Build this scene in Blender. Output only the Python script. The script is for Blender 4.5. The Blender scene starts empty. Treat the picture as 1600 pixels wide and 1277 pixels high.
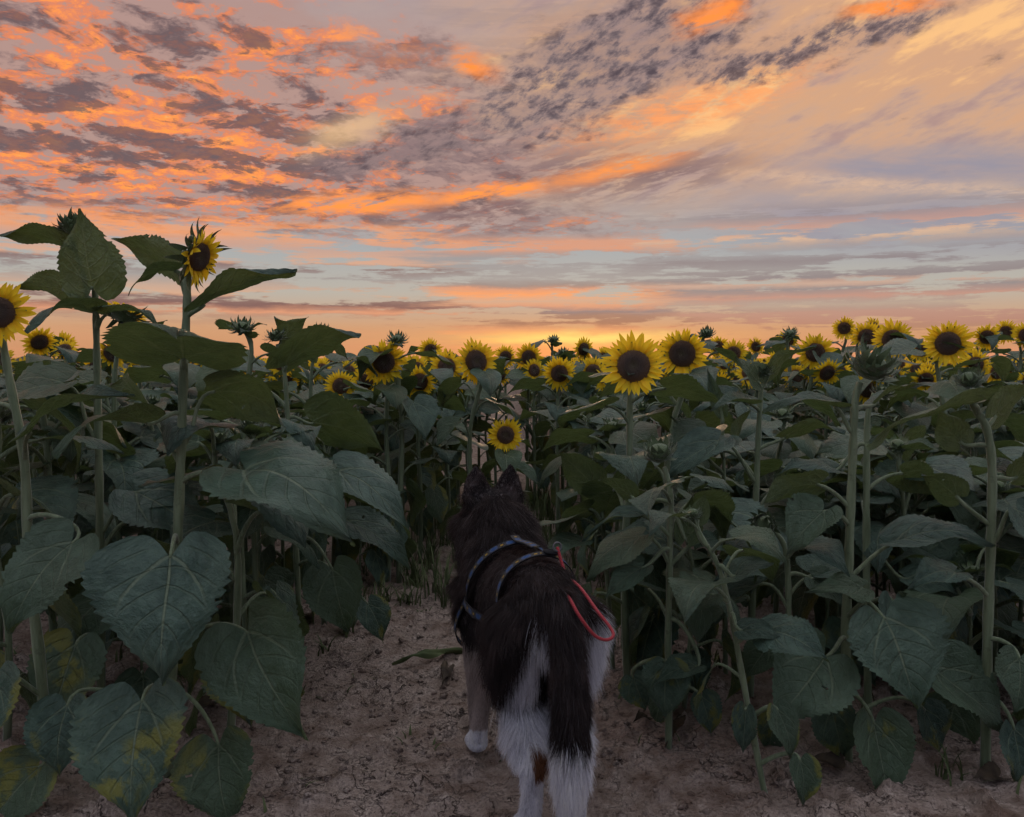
import bpy, bmesh, math, random
import numpy as np
from mathutils import Vector, Matrix, Quaternion
from mathutils.bvhtree import BVHTree
from mathutils.kdtree import KDTree

random.seed(7)
RNG = np.random.default_rng(11)
scene = bpy.context.scene
COL = scene.collection
R = math.radians

# ------------------------------------------------------------------ camera
CAM_H, PITCH, FPX = 1.22, R(3.49), 1280.0
cam_d = bpy.data.cameras.new("camera")
cam_d.sensor_width = 36.0
cam_d.lens = 36.0 * FPX / 1600.0
cam_d.clip_start = 0.05
cam_d.clip_end = 3000.0
cam = bpy.data.objects.new("camera", cam_d)
COL.objects.link(cam)
cam.location = (0, 0, CAM_H)
cam.rotation_euler = (math.pi / 2 - PITCH, 0, 0)
scene.camera = cam
scene.view_settings.view_transform = 'Standard'
scene.view_settings.look = 'None'
scene.view_settings.exposure = 0.45
scene.view_settings.gamma = 1.0
scene.view_settings.use_curve_mapping = False
scene.cycles.max_bounces = 6
scene.cycles.diffuse_bounces = 3
scene.cycles.transparent_max_bounces = 8
scene.cycles.use_denoising = True
scene.cycles.use_adaptive_sampling = True
scene.cycles.adaptive_threshold = 0.02
scene.cycles.adaptive_min_samples = 16

def ray(px, py):
    cx, cy = (px - 800) / FPX, -(py - 638.5) / FPX
    return Vector((cx, math.cos(PITCH) + cy * math.sin(PITCH), -math.sin(PITCH) + cy * math.cos(PITCH)))

def P(px, py, Y):
    """the point of the place seen in that direction, Y metres into the field"""
    d = ray(px, py)
    return Vector((0, 0, CAM_H)) + d * (Y / d.y)

def G(px, py):
    """the point of the ground seen in that direction"""
    d = ray(px, py)
    return Vector((0, 0, CAM_H)) + d * (-CAM_H / d.z)

# ------------------------------------------------------------------ node helper
def lin(r, g, b):
    f = lambda c: (c / 255 / 12.92) if c / 255 <= .04045 else ((c / 255 + .055) / 1.055) ** 2.4
    return (f(r), f(g), f(b), 1.0)

class X:
    """a node socket with arithmetic"""
    nt = None
    def __init__(s, sock): s.s = sock
    @staticmethod
    def put(inp, v):
        if isinstance(v, X): X.nt.links.new(v.s, inp)
        else: inp.default_value = v
    @staticmethod
    def m(op, a, b=None, c=None, clamp=False):
        n = X.nt.nodes.new('ShaderNodeMath'); n.operation = op; n.use_clamp = clamp
        for i, v in enumerate((a, b, c)):
            if v is not None: X.put(n.inputs[i], v)
        return X(n.outputs[0])
    def __add__(s, o): return X.m('ADD', s, o)
    __radd__ = __add__
    def __sub__(s, o): return X.m('SUBTRACT', s, o)
    def __rsub__(s, o): return X.m('SUBTRACT', o, s)
    def __mul__(s, o): return X.m('MULTIPLY', s, o)
    __rmul__ = __mul__
    def __truediv__(s, o): return X.m('DIVIDE', s, o)
    def __rtruediv__(s, o): return X.m('DIVIDE', o, s)
    def abs(s): return X.m('ABSOLUTE', s)
    def sq(s): return X.m('MULTIPLY', s, s)
    def clamp(s): return X.m('ADD', s, 0.0, clamp=True)

def mx(a, b): return X.m('MAXIMUM', a, b)
def mn(a, b): return X.m('MINIMUM', a, b)
def ss(v, a, b, lo=0.0, hi=1.0):
    n = X.nt.nodes.new('ShaderNodeMapRange'); n.interpolation_type = 'SMOOTHSTEP'
    X.put(n.inputs[0], v)
    for i, q in enumerate((a, b, lo, hi)): X.put(n.inputs[i + 1], q)
    return X(n.outputs[0])
def vec(x, y, z):
    n = X.nt.nodes.new('ShaderNodeCombineXYZ')
    for i, q in enumerate((x, y, z)): X.put(n.inputs[i], q)
    return X(n.outputs[0])
def sep(v):
    n = X.nt.nodes.new('ShaderNodeSeparateXYZ'); X.put(n.inputs[0], v)
    return X(n.outputs[0]), X(n.outputs[1]), X(n.outputs[2])
def noise(v, scale, detail=4, rough=.55, dist=0.0):
    n = X.nt.nodes.new('ShaderNodeTexNoise')
    X.put(n.inputs['Vector'], v); X.put(n.inputs['Scale'], scale)
    X.put(n.inputs['Detail'], detail); X.put(n.inputs['Roughness'], rough); X.put(n.inputs['Distortion'], dist)
    return X(n.outputs[0])
def voro(v, scale, feature='F1', rnd=1.0):
    n = X.nt.nodes.new('ShaderNodeTexVoronoi'); n.feature = feature
    X.put(n.inputs['Vector'], v); X.put(n.inputs['Scale'], scale); X.put(n.inputs['Randomness'], rnd)
    return X(n.outputs[0])
def mix(f, a, b):
    n = X.nt.nodes.new('ShaderNodeMix'); n.data_type = 'RGBA'; n.clamp_factor = True
    X.put(n.inputs[0], f); X.put(n.inputs[6], a); X.put(n.inputs[7], b)
    return X(n.outputs[2])
def ramp(f, stops):
    n = X.nt.nodes.new('ShaderNodeValToRGB'); X.put(n.inputs[0], f)
    e = n.color_ramp.elements
    while len(e) < len(stops): e.new(.5)
    for k, (p, c) in zip(e, stops): k.position = p; k.color = c
    return X(n.outputs[0])

# ------------------------------------------------------------------ sky
SUN_AZ, SUN_EL = R(4.2), R(1.2)          # just right of straight ahead, on the horizon
world = bpy.data.worlds.new("World")
scene.world = world
world.use_nodes = True
world.cycles.sampling_method = 'NONE'

def build_sky():
    nt = world.node_tree; nt.nodes.clear(); X.nt = nt
    tc = nt.nodes.new('ShaderNodeTexCoord')
    d = X(tc.outputs['Generated'])
    dx, dy, dz = sep(d)
    z = mx(dz, 0.0)
    az = X.m('ARCTAN2', dx, dy)
    el = X.m('ARCSINE', mn(z, 1.0))
    k = 1.0 / (z + .11)                       # the cloud deck seen in perspective
    qx, qy = dx * k, dy * k

    def AE(px, py):
        r = ray(px, py).normalized()
        return math.atan2(r.x, r.y), math.asin(r.z)

    # warped angles give the placed bands ragged edges
    w1 = noise(vec(az, el * 2.6, 0.3), 9.0, 4, .62) - .5
    w3 = noise(vec(az * 2.4, el * 11.0, 9.1), 7.0, 5, .66) - .5
    A = az + w1 * .11
    E = el + w1 * .016 + w3 * .020
    V1 = vec(A, E, 1.0)
    E2 = el + w3 * .013

    def dot(v, c):
        n = nt.nodes.new('ShaderNodeVectorMath'); n.operation = 'DOT_PRODUCT'
        X.put(n.inputs[0], v); n.inputs[1].default_value = c
        return X(n.outputs['Value'])

    def band(p0, p1, th, soft=.6, v=None):
        a0, e0 = AE(*p0); a1, e1 = AE(*p1)
        L = math.hypot(a1 - a0, e1 - e0); ux, uy = (a1 - a0) / L, (e1 - e0) / L
        cx, cy = (a0 + a1) / 2, (e0 + e1) / 2
        t = th / 1280.0
        v = V1 if v is None else v
        al = dot(v, (ux, uy, -(cx * ux + cy * uy))).abs()
        pe = dot(v, (-uy / t, ux / t, (cx * uy - cy * ux) / t)).abs()
        return ss(pe, 0.0, 1.9, 1.0, 0.0) * ss(al, L / 2 * (1 - soft), L / 2 * 1.08, 1.0, 0.0)

    # ---- clear air: salmon at the horizon, pale blue-green above it, lilac higher
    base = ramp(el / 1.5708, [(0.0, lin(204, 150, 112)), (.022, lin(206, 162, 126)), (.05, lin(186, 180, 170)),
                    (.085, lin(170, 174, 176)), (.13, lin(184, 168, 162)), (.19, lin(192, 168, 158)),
                    (.27, lin(172, 158, 160)), (.45, lin(220, 217, 224)), (1.0, lin(247, 248, 252))])  # overhead stops whitened beyond a real dusk zenith, unseen fill for the foreground
    # away from the sunset the low sky is the dull blue of dusk
    dusk = ramp(el / 1.5708, [(0.0, lin(120, 124, 142)), (.15, lin(140, 144, 164)), (.5, lin(206, 209, 223)), (1.0, lin(247, 248, 252))])  # upper stops share the added overhead fill brightness
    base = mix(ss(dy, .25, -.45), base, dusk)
    # ---- textures of the cloud deck
    n_big = noise(vec(qx + w1 * .5, qy + w1 * .7, .5), 1.0, 3, .5)
    n_mid = noise(vec(qx * 1.0 - qy * .22, qy * 1.0 + w1 * .25, 3.1), 4.6, 5, .64, .3)
    n_fin = noise(vec(qx * 1.1 + qy * .2, qy * 1.0, 7.7), 13.0, 5, .66, .4)
    # ---- peach veil, upper right, with combed streaks
    vst = noise(vec(az * 1.3 + el * 1.0, el * 5.0 - az * 1.7, 2.0), 4.2, 5, .6)
    veil = ss(az + w1 * .3, -.20, .16) * ss(el, .14, .24) * ss(el, .60, .36) * ss(az, 1.5, .8)
    c = mix(veil * ss(vst, .26, .54) * .95, base, lin(212, 170, 138))
    c = mix(veil * ss(vst + (n_fin - .5) * .12, .53, .66) * .9, c, lin(246, 198, 142))
    c = mix(veil * ss(vst + (n_fin - .5) * .12, .46, .32) * .75, c, lin(176, 146, 142))

    # ---- left cloud field, lit orange from below
    fb = az + (el - .2) * 1.15 + w1 * .5 + (n_big - .5) * .35
    field = ss(fb, .13, -.10) * ss(E, .125, .185) * ss(az, -1.5, -.8)
    dens = n_mid * .66 + n_fin * .34
    c = mix(field * .80, c, lin(182, 150, 142))
    c = mix(ss(dens, .46, .54) * field * .85, c, lin(150, 126, 124))
    lit = noise(vec(qx * .85 + qy * .1, qy * 1.15 + w1 * .3 + .13, 5.5), 4.4, 5, .68, .4) * .54 + n_fin * .46
    warm = ss(az, .16, -.42) * .034 + ss(el, .42, .2) * .016 - .010 + (n_big - .5) * .14
    hl = lit + warm
    c = mix(ss(hl, .510, .570) * field * .85, c, lin(228, 142, 104))
    c = mix(ss(hl, .555, .640) * field, c, lin(255, 164, 92))
    c = mix(ss(hl, .640, .720) * field * .8, c, lin(255, 196, 130))
    c = mix(ss(dens + (n_big - .5) * .25, .515, .585) * field * .82, c, lin(114, 98, 102))

    # ---- mackerel bands crossing the upper right, dark against the light
    mk = noise(vec(az * .91 + el * .41, el * 1.92 - az * .86, 1.0), 34.0, 5, .66, .15) + (n_fin - .5) * .35
    grain = ss(mk, .38, .58)
    shade = ss(mk, .46, .70)
    def mack(p0, p1, th, amt, soft=.7):
        b = band(p0, p1, th, soft)
        return ss(b + (n_mid - .5) * 1.9 + (n_fin - .5) * .5, .18, .78) * (grain * .74 + .24) * amt
    c = mix(mx(band((690, 215), (1240, -60), 80, .5), band((420, 265), (900, 160), 44, .8)) * ss(n_mid, .34, .58) * .45, c, lin(150, 130, 134))
    m1 = mack((700, 214), (1235, -62), 62, 1.0, .5)
    m2 = mack((1020, 134), (1600, -32), 25, .95, .6)
    m3 = mack((430, 262), (880, 165), 34, .75, .8)
    c = mix(band((800, 236), (1330, 92), 24, .7) * ss(n_fin, .36, .60) * .85, c, lin(248, 166, 108))
    c = mix(mx(m1, mx(m2, m3)), c, mix(shade, lin(146, 128, 128), lin(94, 84, 92)))
    hot = mx(band((1050, 52), (1180, -6), 13, .6), mx(band((1290, 26), (1520, -12), 8, .8), band((680, 82), (810, 118), 13, .9)))
    c = mix(hot * ss(n_fin, .30, .52), c, lin(255, 156, 80))
    c = mix(band((430, 244), (640, 165), 17, .9) * .6, c, lin(240, 200, 150))

    # ---- long swept orange streak through the middle, grey round it
    swn = noise(vec(az * 2.2 + el * 1.5, el * 15.0 - az * 3.6, 3.3), 4.6, 5, .64)
    sw = ss(swn, .36, .58)
    gy = mx(band((560, 350), (930, 318), 30, .9), band((700, 270), (1230, 258), 32, .8))
    c = mix(gy * ss(swn + (n_fin - .5) * .3, .40, .56) * .9, c, lin(138, 114, 116))
    og = mx(band((330, 322), (780, 306), 12, .8), mx(band((640, 316), (905, 283), 10, .7), band((830, 294), (1095, 232), 12, .8)))
    c = mix(og * ss(swn + (n_fin - .5) * .3, .36, .52), c, lin(255, 162, 86))

    # ---- grey-blue lens clouds on the right and their pale rippled edge
    rp = ss(noise(vec(az * 2.2, el * 12.0 + az * 1.6, 8.0), 3.6, 4, .6), .30, .60)
    c = mix(mx(band((1180, 266), (1950, 236), 26, .6), band((1000, 338), (1950, 326), 40, .7) * .9) * (rp * .45 + .55), c, lin(160, 154, 164))
    rip = X.m('SINE', az * 420.0 + w3 * 40.0) * .25 + .75
    c = mix(band((1040, 258), (1800, 306), 8, .7, vec(az, el + w1 * .008, 1.0)) * (rip * .4 + .4) * ss(n_fin, .3, .6) * .6, c, lin(228, 194, 164))

    # ---- flat streaks low over the field, a stack of layers that differs from side to side
    lo = noise(vec(az * 1.6, el * 24.0, 6.0), 3.6, 5, .64)
    lf = E2 / .2
    def y2(y): return (560 - y) / 1280.0 / .2
    def stack(rows):
        st = []
        for y, col, al in sorted(rows, key=lambda r: -r[0]):
            st.append((max(0, y2(y)), lin(*col)[:3] + (al,)))
        n = nt.nodes.new('ShaderNodeValToRGB'); X.put(n.inputs[0], lf)
        e = n.color_ramp.elements
        while len(e) < len(st): e.new(.5)
        for q, (p, cc) in zip(e, st): q.position = p; q.color = cc
        return X(n.outputs[0]), X(n.outputs[1])
    OR, MV, GR, SA = (246, 166, 108), (134, 102, 100), (146, 134, 136), (222, 158, 124)
    left = stack([(545, SA, .2), (520, SA, .1), (500, MV, .2), (490, SA, .9), (480, MV, 1), (470, MV, .8), (464, OR, .4), (440, GR, .45),
                  (428, MV, .6), (422, MV, .8), (416, OR, .5), (396, SA, .5), (380, OR, .75), (360, OR, .5), (350, GR, .3), (335, GR, 0)])
    mid = stack([(540, OR, .8), (530, OR, .9), (514, SA, .7), (505, MV, .75), (494, MV, .65), (486, GR, 1), (478, SA, .8), (470, OR, .3),
                 (460, OR, .95), (452, SA, .95), (446, MV, .5), (438, GR, .4), (405, GR, .45), (392, SA, .9), (380, SA, .8), (366, GR, .2)])
    rgt = stack([(540, SA, .8), (522, MV, .25), (508, (180, 138, 126), .85), (492, (186, 146, 134), .8), (482, GR, .2), (470, (196, 150, 134), .9), (458, GR, .8), (450, SA, .4),
                 (442, GR, .9), (428, GR, .6), (416, GR, .85), (404, GR, .2), (384, (226, 188, 154), .8), (368, SA, .5), (352, GR, .5), (330, GR, 0)])
    aw = az + (lo - .5) * .55 + w1 * .2
    tl, tr = ss(aw, .02, -.12), ss(aw, .12, .30)
    lc = mix(tr, mix(tl, mid[0], left[0]), rgt[0])
    la = mid[1] + (left[1] - mid[1]) * tl
    la = la + (rgt[1] - la) * tr
    c = mix(la * ss(lo + w3 * .7, .42, .54) * .92 * ss(dy, .0, .5), c, lc)

    # ---- the glow where the sun has just gone
    ga, ge = AE(905, 529)
    g1 = X.m('EXPONENT', (((az + w3 * .1 - ga) / .11).sq() + ((E2 - ge) / .0072).sq()) * -1.0)
    g2 = X.m('EXPONENT', (((az - ga) / .22).sq() + ((el - ge + .012) / .026).sq()) * -1.0)
    c = mix(g2 * .5, c, lin(244, 172, 106))
    c = mix(g1, c, lin(255, 220, 132))
    c = mix(ss(dz, 0.0, -.02), c, lin(96, 84, 84))

    # the physical sky of the same low sun, faint through the clouds
    sky = nt.nodes.new('ShaderNodeTexSky'); sky.sky_type = 'NISHITA'
    sky.sun_disc = False
    sky.sun_elevation = SUN_EL; sky.sun_rotation = SUN_AZ
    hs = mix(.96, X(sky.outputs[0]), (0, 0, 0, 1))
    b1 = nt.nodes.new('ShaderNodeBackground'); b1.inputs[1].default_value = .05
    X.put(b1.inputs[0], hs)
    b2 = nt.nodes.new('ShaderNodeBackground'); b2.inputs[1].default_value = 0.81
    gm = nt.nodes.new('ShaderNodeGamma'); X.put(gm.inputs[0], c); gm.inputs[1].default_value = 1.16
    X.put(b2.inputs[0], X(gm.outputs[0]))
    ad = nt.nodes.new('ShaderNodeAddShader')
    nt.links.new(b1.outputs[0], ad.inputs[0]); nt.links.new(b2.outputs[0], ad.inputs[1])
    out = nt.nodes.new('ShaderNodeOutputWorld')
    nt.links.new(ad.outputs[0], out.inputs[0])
build_sky()

sun_d = bpy.data.lights.new("sun", 'SUN')
sun_d.energy = 0.9; sun_d.angle = R(10); sun_d.color = (1.0, .62, .36)
sun = bpy.data.objects.new("sun", sun_d); COL.objects.link(sun)
sdir = Vector((math.sin(SUN_AZ) * math.cos(SUN_EL), math.cos(SUN_AZ) * math.cos(SUN_EL), math.sin(SUN_EL + R(1.5))))
sun.rotation_euler = (-sdir).to_track_quat('-Z', 'Y').to_euler()

# ------------------------------------------------------------------ materials
def material(name):
    m = bpy.data.materials.new(name); m.use_nodes = True
    nt = m.node_tree; nt.nodes.clear(); X.nt = nt
    out = nt.nodes.new('ShaderNodeOutputMaterial')
    return m, nt, out

def principled(nt, color, rough=.6, spec=.3, sheen=0.0, normal=None):
    p = nt.nodes.new('ShaderNodeBsdfPrincipled')
    X.put(p.inputs['Base Color'], color); X.put(p.inputs['Roughness'], rough)
    X.put(p.inputs['Specular IOR Level'], spec)
    if sheen:
        p.inputs['Sheen Weight'].default_value = sheen
        p.inputs['Sheen Roughness'].default_value = .4
    if normal is not None: nt.links.new(normal.s, p.inputs['Normal'])
    return p

def bump(h, strength=.3, dist=.01):
    n = X.nt.nodes.new('ShaderNodeBump'); n.inputs['Strength'].default_value = strength
    n.inputs['Distance'].default_value = dist; X.put(n.inputs['Height'], h)
    return X(n.outputs[0])

def uv():
    n = X.nt.nodes.new('ShaderNodeUVMap'); return X(n.outputs[0])
def objco():
    n = X.nt.nodes.new('ShaderNodeTexCoord'); return X(n.outputs['Object'])
def geo(name):
    n = X.nt.nodes.new('ShaderNodeNewGeometry'); return X(n.outputs[name])
def oinfo(name='Random'):
    n = X.nt.nodes.new('ShaderNodeObjectInfo'); return X(n.outputs[name])

def leaf_material(name, yellow=0.0, simple=False):
    """hairy sunflower leaf: blue-green face, paler yellow-green back, pale veins, lets light through"""
    m, nt, out = material(name)
    u, v, _ = sep(uv())
    rnd = oinfo()
    co = vec(u * 1.0 + rnd * 7.0, v + rnd * 13.0, rnd * 5.0)
    if simple:
        co = objco()
    n1 = noise(co, 6.0 if not simple else 9.0, 4, .6)
    au = (u - .5).abs() * 2.0
    mid = ss(au, .010, .034, 1.0, 0.0) * ss(v, 1.0, .5, .3, 1.0)
    t = (v - au * .34 + (n1 - .5) * .03) * 6.5
    fr = X.m('FRACT', t)
    lat = ss((fr - .5).abs(), .03, .09, 1.0, 0.0) * ss(au, .95, .45) * ss(v, .02, .08)
    pal = ss((v - au * .66 + .02 + (n1 - .5) * .04).abs(), .008, .026, 1.0, 0.0) * ss(au, .85, .4)
    vein = mx(mid, mx(lat * .22, pal * .7))
    hue = noise(vec(rnd * 31.0, rnd * 17.0, 2.0), 3.0, 1, .5)
    top = mix(ss(n1, .3, .7), (.028, .066, .048, 1), (.084, .146, .108, 1))
    top = mix(ss(hue, .42, .62) * .55, top, (.080, .122, .050, 1))
    spk = ss(noise(co, 34.0 if not simple else 60.0, 2, .6), .62, .72)
    top = mix(spk * .35, top, (.11, .15, .075, 1))
    top = mix(vein * .75, top, (.22, .27, .17, 1))
    bot = mix(ss(n1, .3, .7), (.066, .104, .040, 1), (.110, .158, .062, 1))
    bot = mix(vein * .5, bot, (.19, .24, .12, 1))
    if yellow > 0:
        sp = noise(co, 2.6, 5, .72)
        bl = noise(vec(u * 1.0 + rnd * 3.0, v * 1.0 + rnd * 29.0, 4.0), 1.5, 2, .5)
        sick = ss(bl + ss(v, .5, 1.0) * .07 + ss(au, .5, 1.0) * .07, .48, .68)
        ym = ss(sp + sick * .16, .57, .67) * sick * (1.0 - vein)
        br = ss(sp + sick * .10, .72, .80)
        top = mix(ym * .8, top, (.24, .23, .035, 1)); top = mix(br, top, (.085, .055, .03, 1))
        bot = mix(ym * .8, bot, (.24, .23, .05, 1)); bot = mix(br, bot, (.085, .055, .03, 1))
    col = mix(geo('Backfacing'), top, bot)
    if simple:
        p = principled(nt, col, .42, .48, .05)
    else:
        quilt = noise(vec(u * 1.0, v * 1.2, rnd * 9.0), 17.0, 4, .62) * 1.0 - vein * .4 - lat * .3
        p = principled(nt, col, .40, .50, .05, bump(quilt, 1.0, .009))
    tr = nt.nodes.new('ShaderNodeBsdfTranslucent')
    X.put(tr.inputs[0], mix(.5, col, (.12, .17, .03, 1)))
    ms = nt.nodes.new('ShaderNodeMixShader'); ms.inputs[0].default_value = .26
    nt.links.new(p.outputs[0], ms.inputs[1]); nt.links.new(tr.outputs[0], ms.inputs[2])
    nt.links.new(ms.outputs[0], out.inputs[0])
    return m

def stem_material(name, c0, c1):
    m, nt, out = material(name)
    o = objco(); x, y, z_ = sep(o)
    n = noise(vec(x * 60.0, y * 60.0, z_ * 7.0), 1.0, 4, .6)
    fine = noise(vec(x * 400.0, y * 400.0, z_ * 220.0), 1.0, 2, .6)
    c = mix(ss(n, .3, .7), c0, c1)
    c = mix(ss(noise(o, 40.0, 3, .6), .60, .72) * .45, c, (.07, .08, .05, 1))
    p = principled(nt, c, .6, .25, .35, bump(fine * .4 + n, .5, .003))
    nt.links.new(p.outputs[0], out.inputs[0])
    return m

def petal_material():
    m, nt, out = material("petal_yellow")
    u, v, _ = sep(uv())
    rnd = oinfo()
    n = noise(vec(u * 9.0, v * 1.5, rnd * 20.0), 2.0, 3, .6)
    c = mix(ss(v, .0, .45), (.86, .50, .012, 1), (.96, .74, .035, 1))
    c = mix(n * .30, c, (.80, .46, .012, 1))
    p = principled(nt, c, .55, .2, .1, bump(noise(vec(u * 14.0, v, 0.0), 1.0, 2, .5), .4, .003))
    tr = nt.nodes.new('ShaderNodeBsdfTranslucent'); X.put(tr.inputs[0], mix(.25, c, (.95, .60, .02, 1)))
    ms = nt.nodes.new('ShaderNodeMixShader'); ms.inputs[0].default_value = .46
    nt.links.new(p.outputs[0], ms.inputs[1]); nt.links.new(tr.outputs[0], ms.inputs[2])
    nt.links.new(ms.outputs[0], out.inputs[0])
    return m

def disc_material():
    m, nt, out = material("disc_florets")
    o = objco(); x, y, z_ = sep(o)
    u, v, _ = sep(uv())                      # v runs from the centre to the rim
    cells = voro(o, 150.0, 'F1')
    n = noise(o, 60.0, 3, .6)
    c = ramp(v + (n - .5) * .22, [(0.0, (.13, .10, .035, 1)), (.26, (.11, .065, .028, 1)), (.42, (.085, .045, .026, 1)),
                 (.70, (.15, .068, .028, 1)), (.88, (.19, .080, .016, 1)), (1.0, (.34, .16, .02, 1))])
    c = mix(ss(cells, .30, .60) * .4, c, (.025, .015, .010, 1))
    p = principled(nt, c, .8, .15, .15, bump(cells, .9, .008))
    nt.links.new(p.outputs[0], out.inputs[0])
    return m

def plain(name, c0, c1, scale=20.0, rough=.7, spec=.2, sheen=0.0, bmp=.3):
    m, nt, out = material(name)
    n = noise(objco(), scale, 4, .6)
    p = principled(nt, mix(ss(n, .3, .7), c0 + (1,), c1 + (1,)), rough, spec, sheen, bump(n, bmp, .005))
    nt.links.new(p.outputs[0], out.inputs[0])
    return m

M = {}
M['leaf'] = leaf_material("sunflower_leaf")
M['leaf_old'] = leaf_material("sunflower_leaf_yellowing", yellow=1.0)
M['leaf_far'] = leaf_material("sunflower_leaf_distant", simple=True)
M['stem'] = stem_material("sunflower_stem", (.105, .140, .075, 1), (.200, .245, .145, 1))
M['petal'] = petal_material()
M['disc'] = disc_material()
M['bract'] = stem_material("sunflower_bract", (.060, .095, .042, 1), (.115, .155, .070, 1))
M['withered'] = plain("withered_leaf", (.035, .026, .020), (.085, .062, .040), 25.0)
M['grass'] = plain("weed_grass", (.060, .085, .035), (.11, .13, .055), 9.0)

def ground_material():
    m, nt, out = material("dry_cracked_soil")
    o = objco()
    n1 = noise(o, 1.7, 5, .6); n2 = noise(o, 11.0, 5, .65); n3 = noise(o, 90.0, 3, .6)
    wv = noise(o, 7.0, 4, .65)
    x, y, z_ = sep(o)
    ov = vec(x + (wv - .5) * .22, y + (n2 - .5) * .16, 0.0)
    ck = voro(ov, 9.5, 'DISTANCE_TO_EDGE'); ck2 = voro(ov, 27.0, 'DISTANCE_TO_EDGE')
    crack = mx(ss(ck, .020, .004) * ss(n1, .44, .58), ss(ck2, .030, .008) * ss(n2, .52, .64) * .6)
    c = mix(ss(n1 * .4 + n2 * .6, .34, .62), (.170, .116, .090, 1), (.45, .362, .310, 1))
    c = mix(ss(n2, .54, .70) * .6, c, (.55, .450, .385, 1))
    c = mix(ss(n3 * .6 + n2 * .4 + (n1 - .5) * .4, .50, .62) * .55, c, (.115, .080, .070, 1))
    c = mix(crack * .75, c, (.045, .032, .028, 1))
    p = principled(nt, c, .92, .12, 0.0, bump(n2 * .8 + n3 * .6 - crack * 1.1, 1.0, .03))
    nt.links.new(p.outputs[0], out.inputs[0])
    return m
M['soil'] = ground_material()

# ------------------------------------------------------------------ mesh helpers
class MB:
    """collects vertices, faces, uvs and material slots for ONE mesh"""
    def __init__(s): s.v, s.f, s.uv, s.mi = [], [], [], []
    def grid(s, rows, uvs, mat=0, closed=False, skip=()):
        """rows: list of equal-length lists of points"""
        o = len(s.v); nr, nc = len(rows), len(rows[0])
        for r in rows: s.v.extend([tuple(p) for p in r])
        for i in range(nr - 1):
            for j in range(nc if closed else nc - 1):
                if (i, j) in skip: continue
                j2 = (j + 1) % nc
                s.f.append((o + i * nc + j, o + i * nc + j2, o + (i + 1) * nc + j2, o + (i + 1) * nc + j))
                ju = j + 1
                s.uv.append((uvs(i, j), uvs(i, ju), uvs(i + 1, ju), uvs(i + 1, j))); s.mi.append(mat)
    def tube(s, pts, radii, n=8, mat=0, cap=True, ridge=0.0):
        pts = [Vector(p) for p in pts]; rows = []; ref = None
        for i, p in enumerate(pts):
            t = (pts[min(i + 1, len(pts) - 1)] - pts[max(i - 1, 0)]).normalized()
            if ref is None:
                ref = t.orthogonal().normalized()
            a = (ref - t * ref.dot(t)).normalized(); b = t.cross(a); ref = a
            r = radii[i] if hasattr(radii, '__len__') else radii
            rows.append([p + (a * math.cos(2 * math.pi * k / n) + b * math.sin(2 * math.pi * k / n)) * r * (1 if not ridge else 1 - ridge * (k % 2)) for k in range(n)])
        L = len(rows) - 1
        s.grid(rows, lambda i, j: (j / n, i / L), mat, closed=True)
        if cap:
            for ri, rr in ((len(s.v) - n, 1), (len(s.v) - n * len(rows), -1)):
                f = [ri + k for k in range(n)]
                s.f.append(tuple(f if rr > 0 else f[::-1])); s.uv.append(tuple((.5, .5) for _ in f)); s.mi.append(mat)
    def blob(s, c, ax, mat=0, nu=10, nv=7, f=None):
        """ellipsoid; ax = three axis vectors"""
        c = Vector(c); ax = [Vector(a) for a in ax]; rows = []
        for i in range(nv + 1):
            th = math.pi * (i * .998 + .001 * nv) / nv
            row = []
            for j in range(nu):
                ph = 2 * math.pi * j / nu
                k = 1.0 if f is None else f(th, ph)
                row.append(c + (ax[0] * math.sin(th) * math.cos(ph) + ax[1] * math.sin(th) * math.sin(ph) + ax[2] * math.cos(th)) * k)
            rows.append(row)
        s.grid(rows[::-1], lambda i, j: (j / nu, i / nv), mat, closed=True)
    def mesh(s, name, mats, smooth=True):
        me = bpy.data.meshes.new(name)
        me.from_pydata([tuple(p) for p in s.v], [], s.f)
        ul = me.uv_layers.new(name="UVMap")
        ul.data.foreach_set('uv', [c for f in s.uv for q in f for c in q])
        me.polygons.foreach_set('material_index', s.mi)
        me.polygons.foreach_set('use_smooth', [smooth] * len(s.f))
        for m in mats: me.materials.append(m)
        me.update()
        return me

def link(name, data, parent=None, loc=None, mat4=None):
    o = bpy.data.objects.new(name, data); COL.objects.link(o)
    if parent is not None: o.parent = parent
    if mat4 is not None: o.matrix_local = mat4
    elif loc is not None: o.location = loc
    return o

def tag(o, label=None, cat=None, group=None, kind=None):
    if label: o['label'] = label
    if cat: o['category'] = cat
    if group: o['group'] = group
    if kind: o['kind'] = kind
    return o

def bez(p0, p1, p2, p3, n):
    out = []
    for i in range(n + 1):
        t = i / n; u = 1 - t
        out.append(p0 * u ** 3 + p1 * 3 * u * u * t + p2 * 3 * u * t * t + p3 * t ** 3)
    return out

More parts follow.
